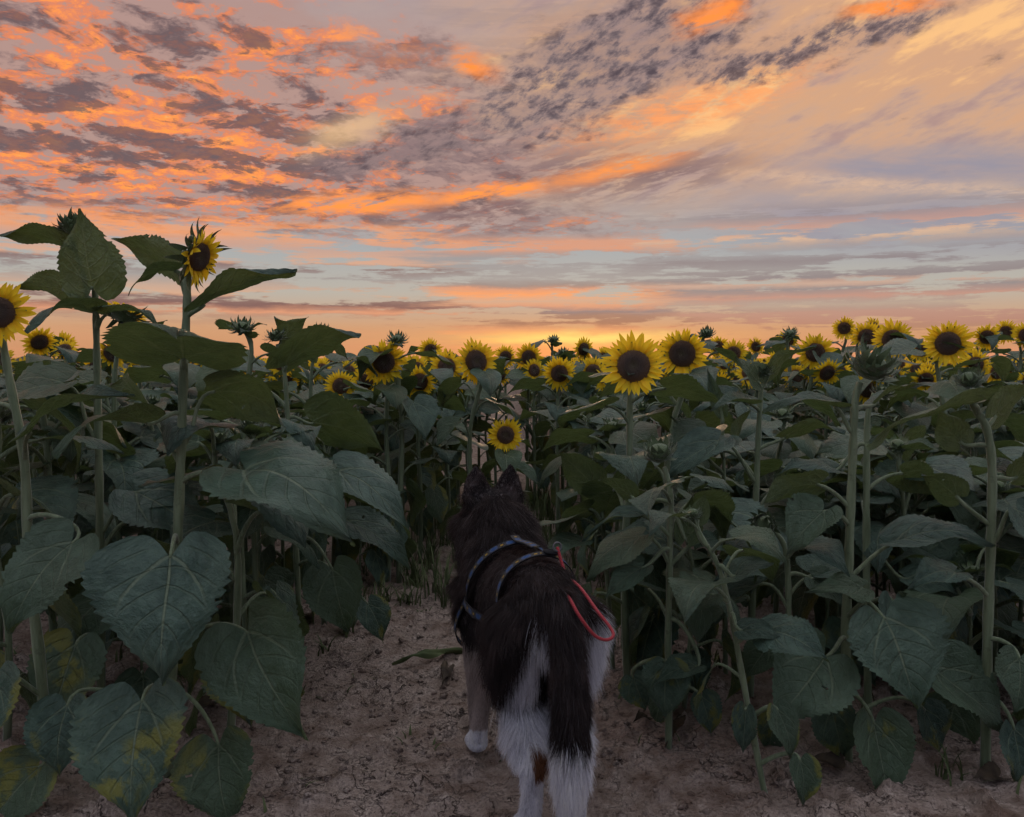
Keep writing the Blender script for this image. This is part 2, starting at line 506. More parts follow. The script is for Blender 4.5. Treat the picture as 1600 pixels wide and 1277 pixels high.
# ------------------------------------------------------------------ leaves
_WV = [0, .05, .12, .22, .34, .48, .62, .75, .86, .94, 1.0]
_WW = [.52, .78, .95, 1.0, .97, .84, .63, .42, .22, .09, .0]
def blade(mb, base, tip, normal, width, bend=.25, fold=.12, wave=.04, seed=0, nv=30, nu=12, mat=0, teeth=True, curl=0.0):
    """heart-shaped blade from base (petiole joint) to tip; bend arches it along normal, fold lifts the sides"""
    rs = random.Random(seed)
    ph = [rs.uniform(0, 6.3) for _ in range(6)]
    base, tip = Vector(base), Vector(tip)
    ax = tip - base; L = ax.length; ax.normalize()
    nrm = Vector(normal); nrm = (nrm - ax * nrm.dot(ax)).normalized()
    side = ax.cross(nrm)
    asym = rs.uniform(-.08, .08); sway = rs.uniform(-.13, .13); twist = rs.uniform(-.45, .45)
    tj = [rs.uniform(.4, 1.5) for _ in range(20)]
    rows = []
    for i in range(nv + 1):
        v = i / nv
        w = float(np.interp(v, _WV, _WW)) * width * .5
        tooth = 1.0
        if teeth: tooth = 1.0 + .060 * (1 - 2 * ((v * 16.0) % 1.0)) * min(1, v * 6) * tj[int(v * 16)]
        row = []
        for j in range(nu + 1):
            u = -1 + 2 * j / nu
            edge = abs(u) ** 6
            ww = w * (1 + .07 * math.sin(v * 7 + ph[4] + (1.7 if u > 0 else 0)) * v) * (1 + (tooth - 1) * edge) * (1 + asym * (1 if u > 0 else -1))
            back = -.20 * L * math.sin(math.pi * min(1, abs(u) * 1.15) ** 1.0 * .62) * (1 - v) ** 4
            al = v * L * (1 - .04 * u * u) + back
            h = bend * L * (4 * v * (1 - v)) * .5
            h += fold * ww * abs(u) ** 1.4 * (1.0 - .4 * v)
            h += wave * L * edge ** .4 * math.sin(v * 9 + ph[0] + (2 if u > 0 else 0)) * (.3 + v * (1 - v) * 3)
            h += wave * .6 * L * math.sin(v * 5 + u * 3.0 + ph[1]) * abs(u)
            lat = ((v - abs(u) * .30) * 6.5) % 1.0
            h -= .010 * L * math.cos(2 * math.pi * (lat - .5)) * (1 - abs(u)) * min(1, abs(u) * 4)
            h -= curl * L * v ** 3
            h += u * ww * twist * (v - .3) + .035 * L * math.sin(u * 2.6 + ph[2]) * math.sin(v * 3.6 + ph[3]) * min(1, v * 5)
            row.append(base + ax * al + side * (u * ww + sway * L * v * v * (1.6 - v * .6) - sway * L * v) + nrm * h)
        rows.append(row)
    holes = set()
    if teeth and nu > 8:                               # insect bites
        for _ in range(rs.choice((0, 0, 0, 1))):
            hi, hj = rs.randint(8, nv - 12), rs.choice([j for j in range(2, nu - 2) if abs(j - nu / 2 + .5) > 1.5])
            holes |= {(hi, hj)}
        for sd in (0, nu - 1):                         # nibbled margins
            for _ in range(rs.choice((0, 0, 1))):
                hi = rs.randint(6, nv - 8); holes |= {(hi + q, sd) for q in range(rs.randint(1, 3))}
    mb.grid(rows, lambda i, j: (j / nu, i / nv), mat, skip=holes)

def petiole(mb, p0, d0, p1, d1, r0, r1, mat, n=7, seg=8):
    L = (Vector(p1) - Vector(p0)).length
    pts = bez(Vector(p0), Vector(p0) + Vector(d0).normalized() * L * .38, Vector(p1) - Vector(d1).normalized() * L * .38, Vector(p1), seg)
    mb.tube(pts, [r0 + (r1 - r0) * i / seg for i in range(seg + 1)], n, mat)

def library_leaf(k, lod, kind, mats):
    """a leaf with its stalk: leaves the stem at the origin towards +X, about 1 m from stem to tip (scaled later)"""
    rs = random.Random(100 + k)
    mb = MB()
    if kind == 'top':   pl, rise, droop = .16, rs.uniform(.4, .9), rs.uniform(-.35, .25)
    elif kind == 'mid': pl, rise, droop = .46, rs.uniform(.45, .85), rs.uniform(-.05, .75)
    else:               pl, rise, droop = .42, rs.uniform(.1, .45), rs.uniform(1.0, 1.5)
    bl = .76
    p1 = Vector((pl * math.cos(rise * .8), rs.uniform(-.03, .03), pl * math.sin(rise)))
    sw = rs.uniform(-.25, .25)
    tip = p1 + Vector((math.cos(droop) * math.cos(sw), math.cos(droop) * math.sin(sw), -math.sin(droop))) * bl
    nv, nu, n, seg = {'hi': (48, 12, 7, 8), 'mid': (14, 6, 5, 5), 'far': (5, 4, 3, 2), 'min': (3, 2, 0, 0)}[lod]
    roll = rs.uniform(-.5, .5)
    nrm = Vector((math.sin(droop), roll, math.cos(droop) + .05))
    if n: petiole(mb, (0, 0, 0), (math.cos(rise + .3), 0, math.sin(rise + .3)), p1, (tip - p1).normalized() + Vector((0, 0, .3)), .026, .017, 1, n, seg)
    blade(mb, p1, tip, nrm, bl * rs.uniform(.80, 1.0), rs.uniform(.05, .50), rs.uniform(-.15, .60), rs.uniform(.02, .055), k, nv, nu, 0, lod == 'hi', rs.uniform(-.03, .10))
    return mb if lod in ('far', 'min') else mb.mesh("leaf_" + kind, mats)

NLIB = 9
LIB = {(lod, kd): [library_leaf(i * 7 + j * 50, lod, kd, [M['leaf_old' if kd == 'low' else 'leaf'], M['stem']]) for i in range(NLIB)]
       for lod in ('hi', 'mid') for j, kd in enumerate(('top', 'mid', 'low'))}

# ------------------------------------------------------------------ flower heads (face +Z, centre of the disc at the origin, disc radius 1)
def petal_mb(mb, ang, r0, L, w, lift, seed, nv=6, nu=4, mat=0, curl=0.0):
    rs = random.Random(seed)
    ca, sa = math.cos(ang), math.sin(ang)
    rows = []
    tw = rs.uniform(-.4, .4); sw = rs.uniform(-.25, .25)
    for i in range(nv + 1):
        t = i / nv
        r = r0 + L * t * math.cos(lift * t)
        zz = L * (math.sin(lift) * t - curl * t * t)
        hw = w * math.sin(math.pi * (t * .90 + .10) ** .8) ** .8 * (1 - .25 * t)
        if i == nv: hw = w * .02
        row = []
        for j in range(nu + 1):
            u = -1 + 2 * j / nu
            off = u * hw + sw * L * t * t * .4
            z2 = zz - .25 * hw * (1 - u * u) + tw * u * hw * t
            row.append((ca * r - sa * off, sa * r + ca * off, z2))
        rows.append(row)
    mb.grid(rows, lambda i, j: (j / nu, i / nv), mat)

def disc_mb(mb, mat=0, n=28, rings=8, dome=.22, dip=.10):
    rows = []
    for i in range(rings + 1):
        r = .02 + .98 * i / rings
        h = dome * (1 - r ** 3.0) - dip * math.exp(-(r / .28) ** 2)
        if i == rings: h = -.06
        rows.append([(r * math.cos(2 * math.pi * k / n), r * math.sin(2 * math.pi * k / n), h) for k in range(n)])
    mb.grid(rows, lambda i, j: (j / n, i / rings), mat, closed=True)

def calyx_mb(mb, mat=0, n=20, depth=.55):
    prof = [(1.02, -.02), (1.04, -.14), (.92, -.32), (.62, -.48), (.32, -depth - .02), (.16, -depth - .22)]
    rows = [[(r * math.cos(2 * math.pi * k / n), r * math.sin(2 * math.pi * k / n), z_) for k in range(n)] for r, z_ in prof]
    mb.grid(rows[::-1], lambda i, j: (j / n, i / 5), mat, closed=True)

def bract_mb(mb, ang, z0, r0, L, w, lift, mat=0, nv=4, seed=0):
    rs = random.Random(seed); ca, sa = math.cos(ang), math.sin(ang); rows = []
    sw = rs.uniform(-.3, .3)
    for i in range(nv + 1):
        t = i / nv
        hw = w * (1 - t) ** 1.15 * (1 + .7 * t)
        a = lift + .5 * t * t
        r = r0 + L * t * math.cos(a); zz = z0 + L * t * math.sin(a)
        o = sw * L * t * t
        rows.append([(ca * r - sa * (u * hw + o), sa * r + ca * (u * hw + o), zz + .12 * abs(u) * hw) for u in (-1, 0, 1)])
    mb.grid(rows, lambda i, j: (j / 2, i / nv), mat)

def flower_meshes(k, lod='mid'):
    rs = random.Random(900 + k)
    np_ = rs.randint(30, 36) if lod != 'far' else 15
    pm = MB()
    for row in range(2 if lod != 'far' else 1):
        for i in range(np_ // (2 if lod != 'far' else 1)):
            a = 2 * math.pi * (i + .5 * row) / (np_ / (2 if lod != 'far' else 1)) + rs.uniform(-.09, .09)
            if rs.random() < .05: continue
            petal_mb(pm, a, .88, rs.uniform(.85, 1.25) * (1.0 if lod != 'far' else 1.05), rs.uniform(.15, .22) * (1 if lod != 'far' else 1.45), rs.uniform(-.15, .55) - .15 * row,
                     rs.random(), 6 if lod != 'far' else 3, 4 if lod != 'far' else 2, 0, rs.uniform(-.1, .5))
    dm = MB(); disc_mb(dm, 0, 28 if lod != 'far' else 10, 8 if lod != 'far' else 3)
    cm = MB(); calyx_mb(cm, 0, 20 if lod != 'far' else 7)
    if lod != 'far':
        for i in range(26):
            a = 2 * math.pi * i * .381966
            bract_mb(cm, a, -.10 - .012 * i, 1.0 - .013 * i, rs.uniform(.42, .8), .16, rs.uniform(-.5, .25), 0, 4, i)
    return pm, dm, cm

def bud_meshes(k, open_=.0, n=42):
    """closed head: a ball of layered pointed bracts that stand off at their tips"""
    rs = random.Random(1500 + k)
    core = MB(); core.blob((0, 0, -.1), ((.80, 0, 0), (0, .80, 0), (0, 0, .62)), 0, 16, 10)
    br = MB()
    for i in range(n):
        f = i / n
        a = 2 * math.pi * i * .381966 + rs.uniform(-.1, .1)
        z0 = -.5 + .75 * f; r0 = .82 * math.sqrt(max(.05, 1 - (z0 / .85) ** 2)) * (1 - .15 * f)
        bract_mb(br, a, z0, r0 * .95, rs.uniform(.65, 1.15) * (1.0 - .1 * f), .23, -.1 + 1.0 * f + rs.uniform(-.25, .25) - open_, 0, 5, i + k * 99)
    return core, br

FL = []
for k in range(5):
    pm, dm, cm = flower_meshes(k)
    FL.append((pm.mesh("petals", [M['petal']]), dm.mesh("disc", [M['disc']]), cm.mesh("calyx", [M['bract']])))
BUD = []
for k in range(4):
    c_, b_ = bud_meshes(k, (.0, .3, .15, -.15)[k])
    BUD.append((c_.mesh("bud_core", [M['bract']]), b_.mesh("bracts", [M['bract']])))
PET1 = []
for k in range(6):
    mb = MB(); rs = random.Random(k)
    petal_mb(mb, 0.0, .88, rs.uniform(.95, 1.25), rs.uniform(.16, .21), rs.uniform(-.1, .45), k * 3, 7, 4, 0, rs.uniform(-.1, .5))
    PET1.append(mb.mesh("petal", [M['petal']]))
BR1 = []
for k in range(5):
    mb = MB(); rs = random.Random(k + 40)
    bract_mb(mb, 0.0, 0, 0, rs.uniform(.8, 1.1), .23, rs.uniform(0, .3), 0, 6, k)
    BR1.append(mb.mesh("bract", [M['bract']]))

def face_matrix(direction, loc, s, spin=0.0):
    q = Vector(direction).to_track_quat('Z', 'Y')
    return Matrix.Translation(loc) @ q.to_matrix().to_4x4() @ Matrix.Rotation(spin, 4, 'Z') @ Matrix.Diagonal((s, s, s, 1))

def add_flower(root, loc, direction, radius, k=0, single=False, cup=0.0):
    """open head: calyx > disc, petals.  radius = disc radius"""
    rs = random.Random(k * 77 + 5)
    pm, dm, cm = FL[k % len(FL)]
    h = link("flower_head", cm, root, mat4=face_matrix(direction, loc, radius, rs.uniform(0, 6)))
    link("disc", dm, h, mat4=Matrix.Identity(4))
    if single:
        n = 19
        for row in range(2):
            for i in range(n):
                a = 2 * math.pi * (i + .5 * row) / n + rs.uniform(-.08, .08)
                s = rs.uniform(.85, 1.12)
                link("petal", PET1[rs.randrange(6)], h, mat4=Matrix.Rotation(a, 4, 'Z') @ Matrix.Translation((.88, 0, -.05 * row)) @ Matrix.Rotation(rs.uniform(-.22, .22), 4, 'X') @ Matrix.Rotation(rs.gauss(0, .16) - cup * (.4 + .6 * math.cos(a - 2.0)), 4, 'Y') @ Matrix.Diagonal((s, s, s, 1)) @ Matrix.Translation((-.88, 0, 0)))
    else:
        link("petals", pm, h, mat4=Matrix.Identity(4))
    return h

def add_bud(root, loc, direction, radius, k=0, single=False):
    rs = random.Random(k * 31 + 3)
    c_, b_ = BUD[k % len(BUD)]
    h = link("flower_bud", c_, root, mat4=face_matrix(direction, loc, radius, rs.uniform(0, 6)))
    if single:
        n = 40
        for i in range(n):
            f = i / n
            a = 2 * math.pi * i * .381966 + rs.uniform(-.1, .1)
            z0 = -.5 + .80 * f; r0 = .80 * math.sqrt(max(.05, 1 - (z0 / .85) ** 2)) * (1 - .10 * f)
            tilt = .1 - 1.15 * f + rs.uniform(-.25, .25)
            s = rs.uniform(.6, 1.15)
            link("bract", BR1[rs.randrange(5)], h, mat4=Matrix.Rotation(a, 4, 'Z') @ Matrix.Translation((r0, 0, z0)) @ Matrix.Rotation(tilt, 4, 'Y') @ Matrix.Diagonal((s, 1, s, 1)))
    else:
        link("bracts", b_, h, mat4=Matrix.Identity(4))
    return h

# ------------------------------------------------------------------ a whole sunflower
def stem_mesh(pts, r0, r1, n=9, mat='stem'):
    mb = MB(); m = len(pts)
    mb.tube(pts, [(r0 + (r1 - r0) * (i / (m - 1))) * (1 + .10 * math.sin(i * 1.9 + r0 * 900)) for i in range(m)], n, ridge=.10)
    return mb.mesh("stem", [M[mat]])

def smooth_path(pts, k=4):
    out = []
    for i in range(len(pts) - 1):
        p0 = pts[max(i - 1, 0)]; p1 = pts[i]; p2 = pts[i + 1]; p3 = pts[min(i + 2, len(pts) - 1)]
        for j in range(k):
            t = j / k
            out.append(.5 * ((2 * p1) + (p2 - p0) * t + (2 * p0 - 5 * p1 + 4 * p2 - p3) * t * t + (3 * p1 - p0 - 3 * p2 + p3) * t ** 3))
    out.append(pts[-1])
    return out

STEM_LIB = []
for k in range(6):
    rs = random.Random(300 + k)
    pts = [Vector((0, 0, 0)), Vector((rs.uniform(-.02, .02), rs.uniform(-.02, .02), .35)), Vector((rs.uniform(-.03, .03), rs.uniform(-.03, .03), .7)),
           Vector((rs.uniform(-.02, .02), rs.uniform(-.03, .01), .93)), Vector((0, -.02, 1.0))]
    STEM_LIB.append((stem_mesh(smooth_path(pts, 3), .0135, .0075, 8), smooth_path(pts, 3)))

def path_at(pts, f):
    i = min(int(f * (len(pts) - 1)), len(pts) - 2); t = f * (len(pts) - 1) - i
    return pts[i].lerp(pts[i + 1], t)

def leaf_matrix(loc, az, s, tilt=0.0):
    return Matrix.Translation(loc) @ Matrix.Rotation(az, 4, 'Z') @ Matrix.Rotation(tilt, 4, 'Y') @ Matrix.Diagonal((s, s, s, 1))

def field_plant(x, y, h, head, seed, label, group, lod='mid', nleaf=11, fmax=.95, face=None, hs=1.0, leafscale=.85, zlow=.12, z=0.0, spare=None):
    """a sunflower made from shared leaf, stem and head meshes; every leaf is its own part"""
    rs = random.Random(seed)
    root = bpy.data.objects.new("sunflower_plant", None); COL.objects.link(root)
    root.location = (x, y, z); root.empty_display_size = .1
    tag(root, label, "sunflower", group)
    sm, pts = STEM_LIB[rs.randrange(len(STEM_LIB))]
    spin = rs.uniform(0, 6.28)
    cs, sn = math.cos(spin), math.sin(spin)
    link("stem", sm, root, mat4=Matrix.Rotation(spin, 4, 'Z') @ Matrix.Diagonal((h, h, h, 1)))
    a = rs.uniform(0, 6.28)
    for i in range(nleaf):
        f = zlow + (fmax - zlow) * (i / (nleaf - 1)) ** .9
        p = path_at(pts, f) * h; p = Vector((p.x * cs - p.y * sn, p.x * sn + p.y * cs, p.z))
        kd = 'low' if f < .30 else ('top' if f > .84 else 'mid')
        s = (.25 + .14 * math.sin(math.pi * min(1, f * 1.05))) * rs.uniform(.85, 1.12) * leafscale
        if f > .84: s *= .62
        a += 2.399 + rs.uniform(-.4, .4)
        if spare and rs.random() < .0: continue
        link("leaf", LIB[(lod, kd)][rs.randrange(NLIB)], root, mat4=leaf_matrix(p, a, s, rs.uniform(-.2, .2)))
    top = path_at(pts, 1.0) * h; top = Vector((top.x * cs - top.y * sn, top.x * sn + top.y * cs, top.z))
    if face is None: face = Vector((rs.gauss(0, .42), -1, rs.gauss(.08, .28)))
    if head == 'flower':
        r = rs.uniform(.046, .060) * hs
        add_flower(root, top + Vector(face).normalized() * r * .62 + Vector((0, 0, r * .2)), face, r, seed)
    elif head == 'bud':
        r = rs.uniform(.030, .042) * hs
        add_bud(root, top + Vector((0, 0, r * .5)), Vector((rs.uniform(-.4, .4), rs.uniform(-.5, .1), 1)), r, seed)
    return root

# ------------------------------------------------------------------ ground
_VN = {}
def vnoise(x, y, seed):
    if seed not in _VN: _VN[seed] = np.random.default_rng(seed).random((256, 256))
    r = _VN[seed]
    xi, yi = np.floor(x).astype(int), np.floor(y).astype(int)
    fx, fy = x - xi, y - yi
    fx, fy = fx * fx * (3 - 2 * fx), fy * fy * (3 - 2 * fy)
    a, b = r[xi % 256, yi % 256], r[(xi + 1) % 256, yi % 256]
    c, d = r[xi % 256, (yi + 1) % 256], r[(xi + 1) % 256, (yi + 1) % 256]
    return (a * (1 - fx) + b * fx) * (1 - fy) + (c * (1 - fx) + d * fx) * fy
def fbm(x, y, seed, oct=4, g=.5):
    s = 0; a = 1; t = 0
    for o in range(oct):
        s = s + a * vnoise(x * 2 ** o + 17 * o, y * 2 ** o + 31 * o, seed + o); t += a; a *= g
    return s / t

def ground_h(x, y):
    x = np.asarray(x, float); y = np.asarray(y, float)
    near = np.clip((14 - np.hypot(x, y)) / 8, 0, 1)
    h = (fbm(x * 1.3 + 9, y * 1.3 + 5, 1, 3) - .5) * .05
    h += (fbm(x * 7, y * 7, 5, 4, .55) - .5) * .030
    lump = fbm(x * 19 + 3, y * 19 + 8, 12, 3)
    h += np.clip(lump - .54, 0, 1) * .11
    h += (fbm(x * 38 + 5, y * 38, 21, 2) - .5) * .010
    row = np.clip((np.abs(x + .15) - .45) / .5, 0, 1)           # looser, ridged soil under the rows
    h += row * (fbm(x * 11, y * 11, 30, 3) - .45) * .035
    return h * near - .012

def build_ground():
    def axis(a, b, s, far, n):
        core = np.arange(a, b + s / 2, s)
        g = np.geomspace(.05, far, n)
        return np.concatenate([(a - g)[::-1], core, b + g])
    xs = axis(-1.7, 1.9, .015, 900, 34); ys = axis(1.5, 5.2, .015, 1500, 36)
    gx, gy = np.meshgrid(xs, ys)
    gz = ground_h(gx, gy)
    co = np.stack([gx, gy, gz], -1).reshape(-1, 3)
    nx, ny = len(xs), len(ys)
    i, j = np.meshgrid(np.arange(nx - 1), np.arange(ny - 1))
    a = (j * nx + i).ravel()
    fc = np.stack([a, a + 1, a + nx + 1, a + nx], -1)
    o = np_mesh("ground", co, fc, [M['soil']])
    tag(o, kind='structure')

def np_mesh(name, co, faces, mats, mi=None, uvs=None, smooth=True, parent=None):
    """faces: (n,4) or (n,3) int array"""
    me = bpy.data.meshes.new(name)
    k = faces.shape[1]; n = len(faces)
    me.vertices.add(len(co)); me.vertices.foreach_set('co', np.ascontiguousarray(co, np.float32).ravel())
    me.loops.add(n * k); me.loops.foreach_set('vertex_index', np.ascontiguousarray(faces, np.int32).ravel())
    me.polygons.add(n)
    me.polygons.foreach_set('loop_start', np.arange(0, n * k, k, dtype=np.int32))
    me.polygons.foreach_set('loop_total', np.full(n, k, np.int32))
    if mi is not None: me.polygons.foreach_set('material_index', np.ascontiguousarray(mi, np.int32))
    me.polygons.foreach_set('use_smooth', np.full(n, smooth))
    if uvs is not None:
        l = me.uv_layers.new(name="UVMap"); l.data.foreach_set('uv', np.ascontiguousarray(uvs, np.float32).ravel())
    for m in mats: me.materials.append(m)
    me.update(calc_edges=True); me.validate()
    return link(name, me, parent)

build_ground()
def gz(x, y): return float(ground_h(np.array([x]), np.array([y]))[0])

# ------------------------------------------------------------------ the sunflowers placed one by one
TAKEN = []
CAMN = Vector((0, -1, .35))
def hero(label, Y, stem, r0, r1, leaves, head=None, group="sunflowers at the edge of the path", auto=()):
    """stem: (px,py[,dY]) from the ground up; leaves: (attach py, base, tip, width px, normal, bend, fold, old)"""
    pts = [P(q[0], q[1], Y + (q[2] if len(q) > 2 else 0)) for q in stem]
    base = Vector((pts[0].x, pts[0].y, 0)); base.z = gz(base.x, base.y) - .02
    pts[0] = Vector((pts[0].x, pts[0].y, base.z))
    TAKEN.append((base.x, base.y))
    root = bpy.data.objects.new("sunflower_plant", None); COL.objects.link(root)
    root.location = base; root.empty_display_size = .1
    tag(root, label, "sunflower", group)
    path = [p - base for p in smooth_path(pts, 5)]
    link("stem", stem_mesh(path, r0 * .84, r1 * .84, 16), root)
    def at_z(zw):
        return min(path, key=lambda p: abs(p.z + base.z - zw))
    for i, lf in enumerate(leaves):
        apy, b, t, w, nrm, bend, fold = lf[:7]; old = len(lf) > 7 and lf[7]
        sb = at_z(P(800, apy, Y).z)
        pb = P(b[0], b[1], Y + b[2]) - base; pt = P(t[0], t[1], Y + t[2]) - base
        wm = w * .92 * (Y + (b[2] + t[2]) / 2) / FPX
        mb = MB()
        out = (pb - sb); out.z = 0
        if out.length < .01: out = Vector((0, -1, 0))
        rs = random.Random(i * 13 + int(Y * 100) + stem[0][0])
        petiole(mb, sb, out.normalized() + Vector((0, 0, .9)), pb, (pt - pb).normalized() + Vector((0, 0, .5)), .0075, .0048, 1, 8, 10)
        blade(mb, pb, pt, nrm, wm, bend, fold, rs.uniform(.025, .055), i + stem[0][0], 49, 14, 0, True, rs.uniform(0, .08))
        link("leaf", mb.mesh("leaf", [M['leaf_old' if old else 'leaf'], M['stem']]), root)
    for (py, a, s, kd) in auto:
        p = at_z(P(800, py, Y).z)
        link("leaf", LIB[('hi', kd)][random.Random(int(py * 7 + a * 100)).randrange(NLIB)], root, mat4=leaf_matrix(p, a, s))
    if head:
        kind, c, d, rad = head[:4]
        loc = P(c[0], c[1], Y + c[2]) - base
        if kind == 'flower':
            h = add_flower(root, loc, d, rad, len(TAKEN), single=True, cup=.75 if len(head) > 4 else 0)
            if len(head) > 4:                      # long green bracts standing up behind a half-open head
                rs = random.Random(5)
                for i in range(22):
                    a = 6.283 * i / 22 + rs.uniform(-.1, .1)
                    link("bract", BR1[i % 5], h, mat4=Matrix.Rotation(a, 4, 'Z') @ Matrix.Translation((.95, 0, -.15 - .2 * (i % 2))) @ Matrix.Rotation(rs.uniform(-.1, .9), 4, 'Y') @ Matrix.Diagonal((1.7, 1.0, 1.7, 1)))
        else:
            add_bud(root, loc, d, rad, len(TAKEN), single=rad * FPX / Y > 14)
        # neck between the stem's end and the head
    return root

U = Vector((0, 0, 1))
def V(x, y, z): return Vector((x, y, z))
hero("tallest sunflower by the path with a half-open yellow head and long side leaf", 2.32,
     [(262, 1218), (268, 1050), (277, 850), (283, 700), (287, 580), (292, 480), (294, 432), (304, 412, -.01)], .021, .0115, [
     (505, (320, 476, -.02), (462, 414, -.04), 62, V(-.3, .15, 1), .10, .30),
     (440, (272, 424, .02), (198, 460, -.04), 52, V(-.2, .2, 1), .35, .25),
     (470, (272, 418, .06), (176, 372, .14), 78, V(.1, .9, .5), .12, .05),
     (575, (287, 560, -.03), (278, 512, -.30), 240, V(0, .35, .95), .25, -.15),
     (690, (336, 612, .04), (446, 660, .10), 120, V(.15, .8, .6), .32, -.1),
     (770, (385, 737, -.05), (556, 838, -.22), 205, V(.25, -.50, .8), .26, .10),
     (850, (266, 872, -.20), (250, 1072, -.34), 250, V(0, -1, .32), .14, .22),
     (1010, (388, 990, -.10), (480, 1160, -.22), 190, V(-.25, -.9, .5), .16, .45),
     (1100, (222, 1098, -.20), (206, 1290, -.34), 205, V(.05, -1, .30), .16, .30, 1),
     (1090, (342, 1166, -.12), (362, 1300, -.20), 140, V(.1, -1, .35), .20, .35, 1),
     (1120, (105, 1104, -.14), (92, 1215, -.2), 130, V(-.1, -1, .4), .2, .3, 1),
     (640, (228, 662, -.06), (78, 704, -.22), 120, V(0, .25, 1), .35, .2),
     (720, (240, 650, .1), (170, 600, .25), 110, V(.1, .7, .7), .2, .1)],
     ('flower', (312, 402, -.05), V(.90, -.34, -.30), .042, 1))
hero("tall budding sunflower hidden behind one big upright heart-shaped leaf", 2.75,
     [(158, 1115), (157, 900), (155, 750), (152, 600), (150, 500), (146, 440), (125, 370)], .019, .010, [
     (450, (144, 448, -.05), (127, 326, -.06), 128, V(.1, .92, .25), -.06, .10),
     (400, (100, 378, .03), (0, 364, -.02), 58, V(.1, .6, .8), .22, .1),
     (470, (98, 452, .06), (26, 446, .10), 58, V(.1, .8, .6), .12, .1),
     (520, (146, 488, -.05), (34, 512, -.20), 84, V(0, .32, .95), .35, .1),
     (520, (166, 492, -.04), (248, 502, -.14), 46, V(0, .15, 1), .28, .2),
     (690, (96, 600, -.05), (-40, 660, -.12), 120, V(-.2, -.5, .8), .2, .2),
     (830, (215, 770, .0), (330, 850, -.02), 130, V(.2, -.5, .8), .2, .1)],
     ('bud', (113, 352, .02), V(-.2, .1, 1), .042),
     auto=((940, 2.2, .36, 'mid'), (1000, 4.6, .34, 'low'), (880, .4, .36, 'mid')))
hero("sunflower cut by the photo's edge with a yellow head turned to the path", 2.30,
     [(78, 1232), (64, 1050), (45, 880), (38, 720), (16, 600), (6, 545), (-4, 505)], .020, .011, [
     (800, (112, 850, -.1), (10, 990, -.2), 170, V(-.2, -.9, .5), .18, .25),
     (720, (48, 676, -.06), (204, 606, -.14), 92, V(.1, -.35, 1), .18, .2),
     (1090, (-10, 1060, -.1), (-40, 1200, -.2), 140, V(0, -1, .4), .2, .3, 1),
     (640, (-40, 640, 0), (-120, 720, -.1), 120, V(-.2, -.4, .9), .2, .2),
     (1150, (60, 1200, -.12), (-20, 1300, -.2), 130, V(0, -1, .5), .2, .3, 1)],
     ('flower', (-4, 488, -.05), V(.42, -.9, .02), .045))
hero("sunflower whose spiky yellow-tipped head is seen from behind, left of the tallest one", 3.5,
     [(188, 985), (182, 800), (178, 620), (186, 530), (192, 505)], .016, .010, [
     (560, (205, 545, -.02), (262, 500, -.05), 50, V(-.2, .4, 1), .2, .2),
     (640, (150, 600, .0), (70, 640, .0), 80, V(0, -.3, 1), .3, .2)],
     ('flower', (194, 492, 0), V(.1, .55, .85), .050, 1),
     auto=((660, 3.6, .36, 'mid'), (720, 1.2, .36, 'mid'), (760, 5.2, .36, 'mid'), (820, .3, .33, 'mid')))
hero("budding sunflower with a long pointed upper leaf, between the tallest one and the field", 3.4,
     [(470, 1000), (462, 850), (455, 720), (449, 640), (443, 570), (433, 538)], .016, .009, [
     (580, (448, 572, -.02), (564, 518, -.08), 84, V(-.1, .5, .9), .25, .15),
     (550, (440, 530, .03), (482, 494, .05), 40, V(.1, .8, .6), .2, .1),
     (660, (490, 662, .0), (604, 706, .05), 124, V(.2, .8, .45), .3, .1),
     (700, (530, 738, -.30), (642, 838, -.42), 104, V(.3, -.5, .8), .25, .2),
     (780, (546, 816, -.25), (642, 888, -.35), 84, V(.3, -.5, .8), .25, .3),
     (860, (520, 892, -.25), (545, 994, -.30), 104, V(.1, -1, .4), .2, .3),
     (900, (575, 945, -.1), (600, 1005, -.12), 60, V(.3, -.7, .5), .2, .3, 1)],
     ('bud', (431, 524, 0), V(-.1, -.2, 1), .036),
     auto=((640, 3.0, .35, 'mid'), (760, 2.0, .35, 'mid')))
hero("small-budded sunflower just behind the long pointed leaf", 4.1,
     [(486, 905), (486, 760), (485, 640), (488, 570), (500, 530)], .015, .008, [
     (560, (478, 560, 0), (428, 494, 0), 60, V(.2, .8, .5), .15, .1),
     (540, (505, 530, 0), (545, 560, 0), 40, V(0, .5, .9), .2, .2)],
     ('bud', (503, 514, 0), V(.2, -.2, 1), .030),
     auto=((600, .5, .33, 'mid'), (640, 3.2, .36, 'mid'), (690, 1.7, .36, 'mid'), (730, 5.0, .35, 'mid')))

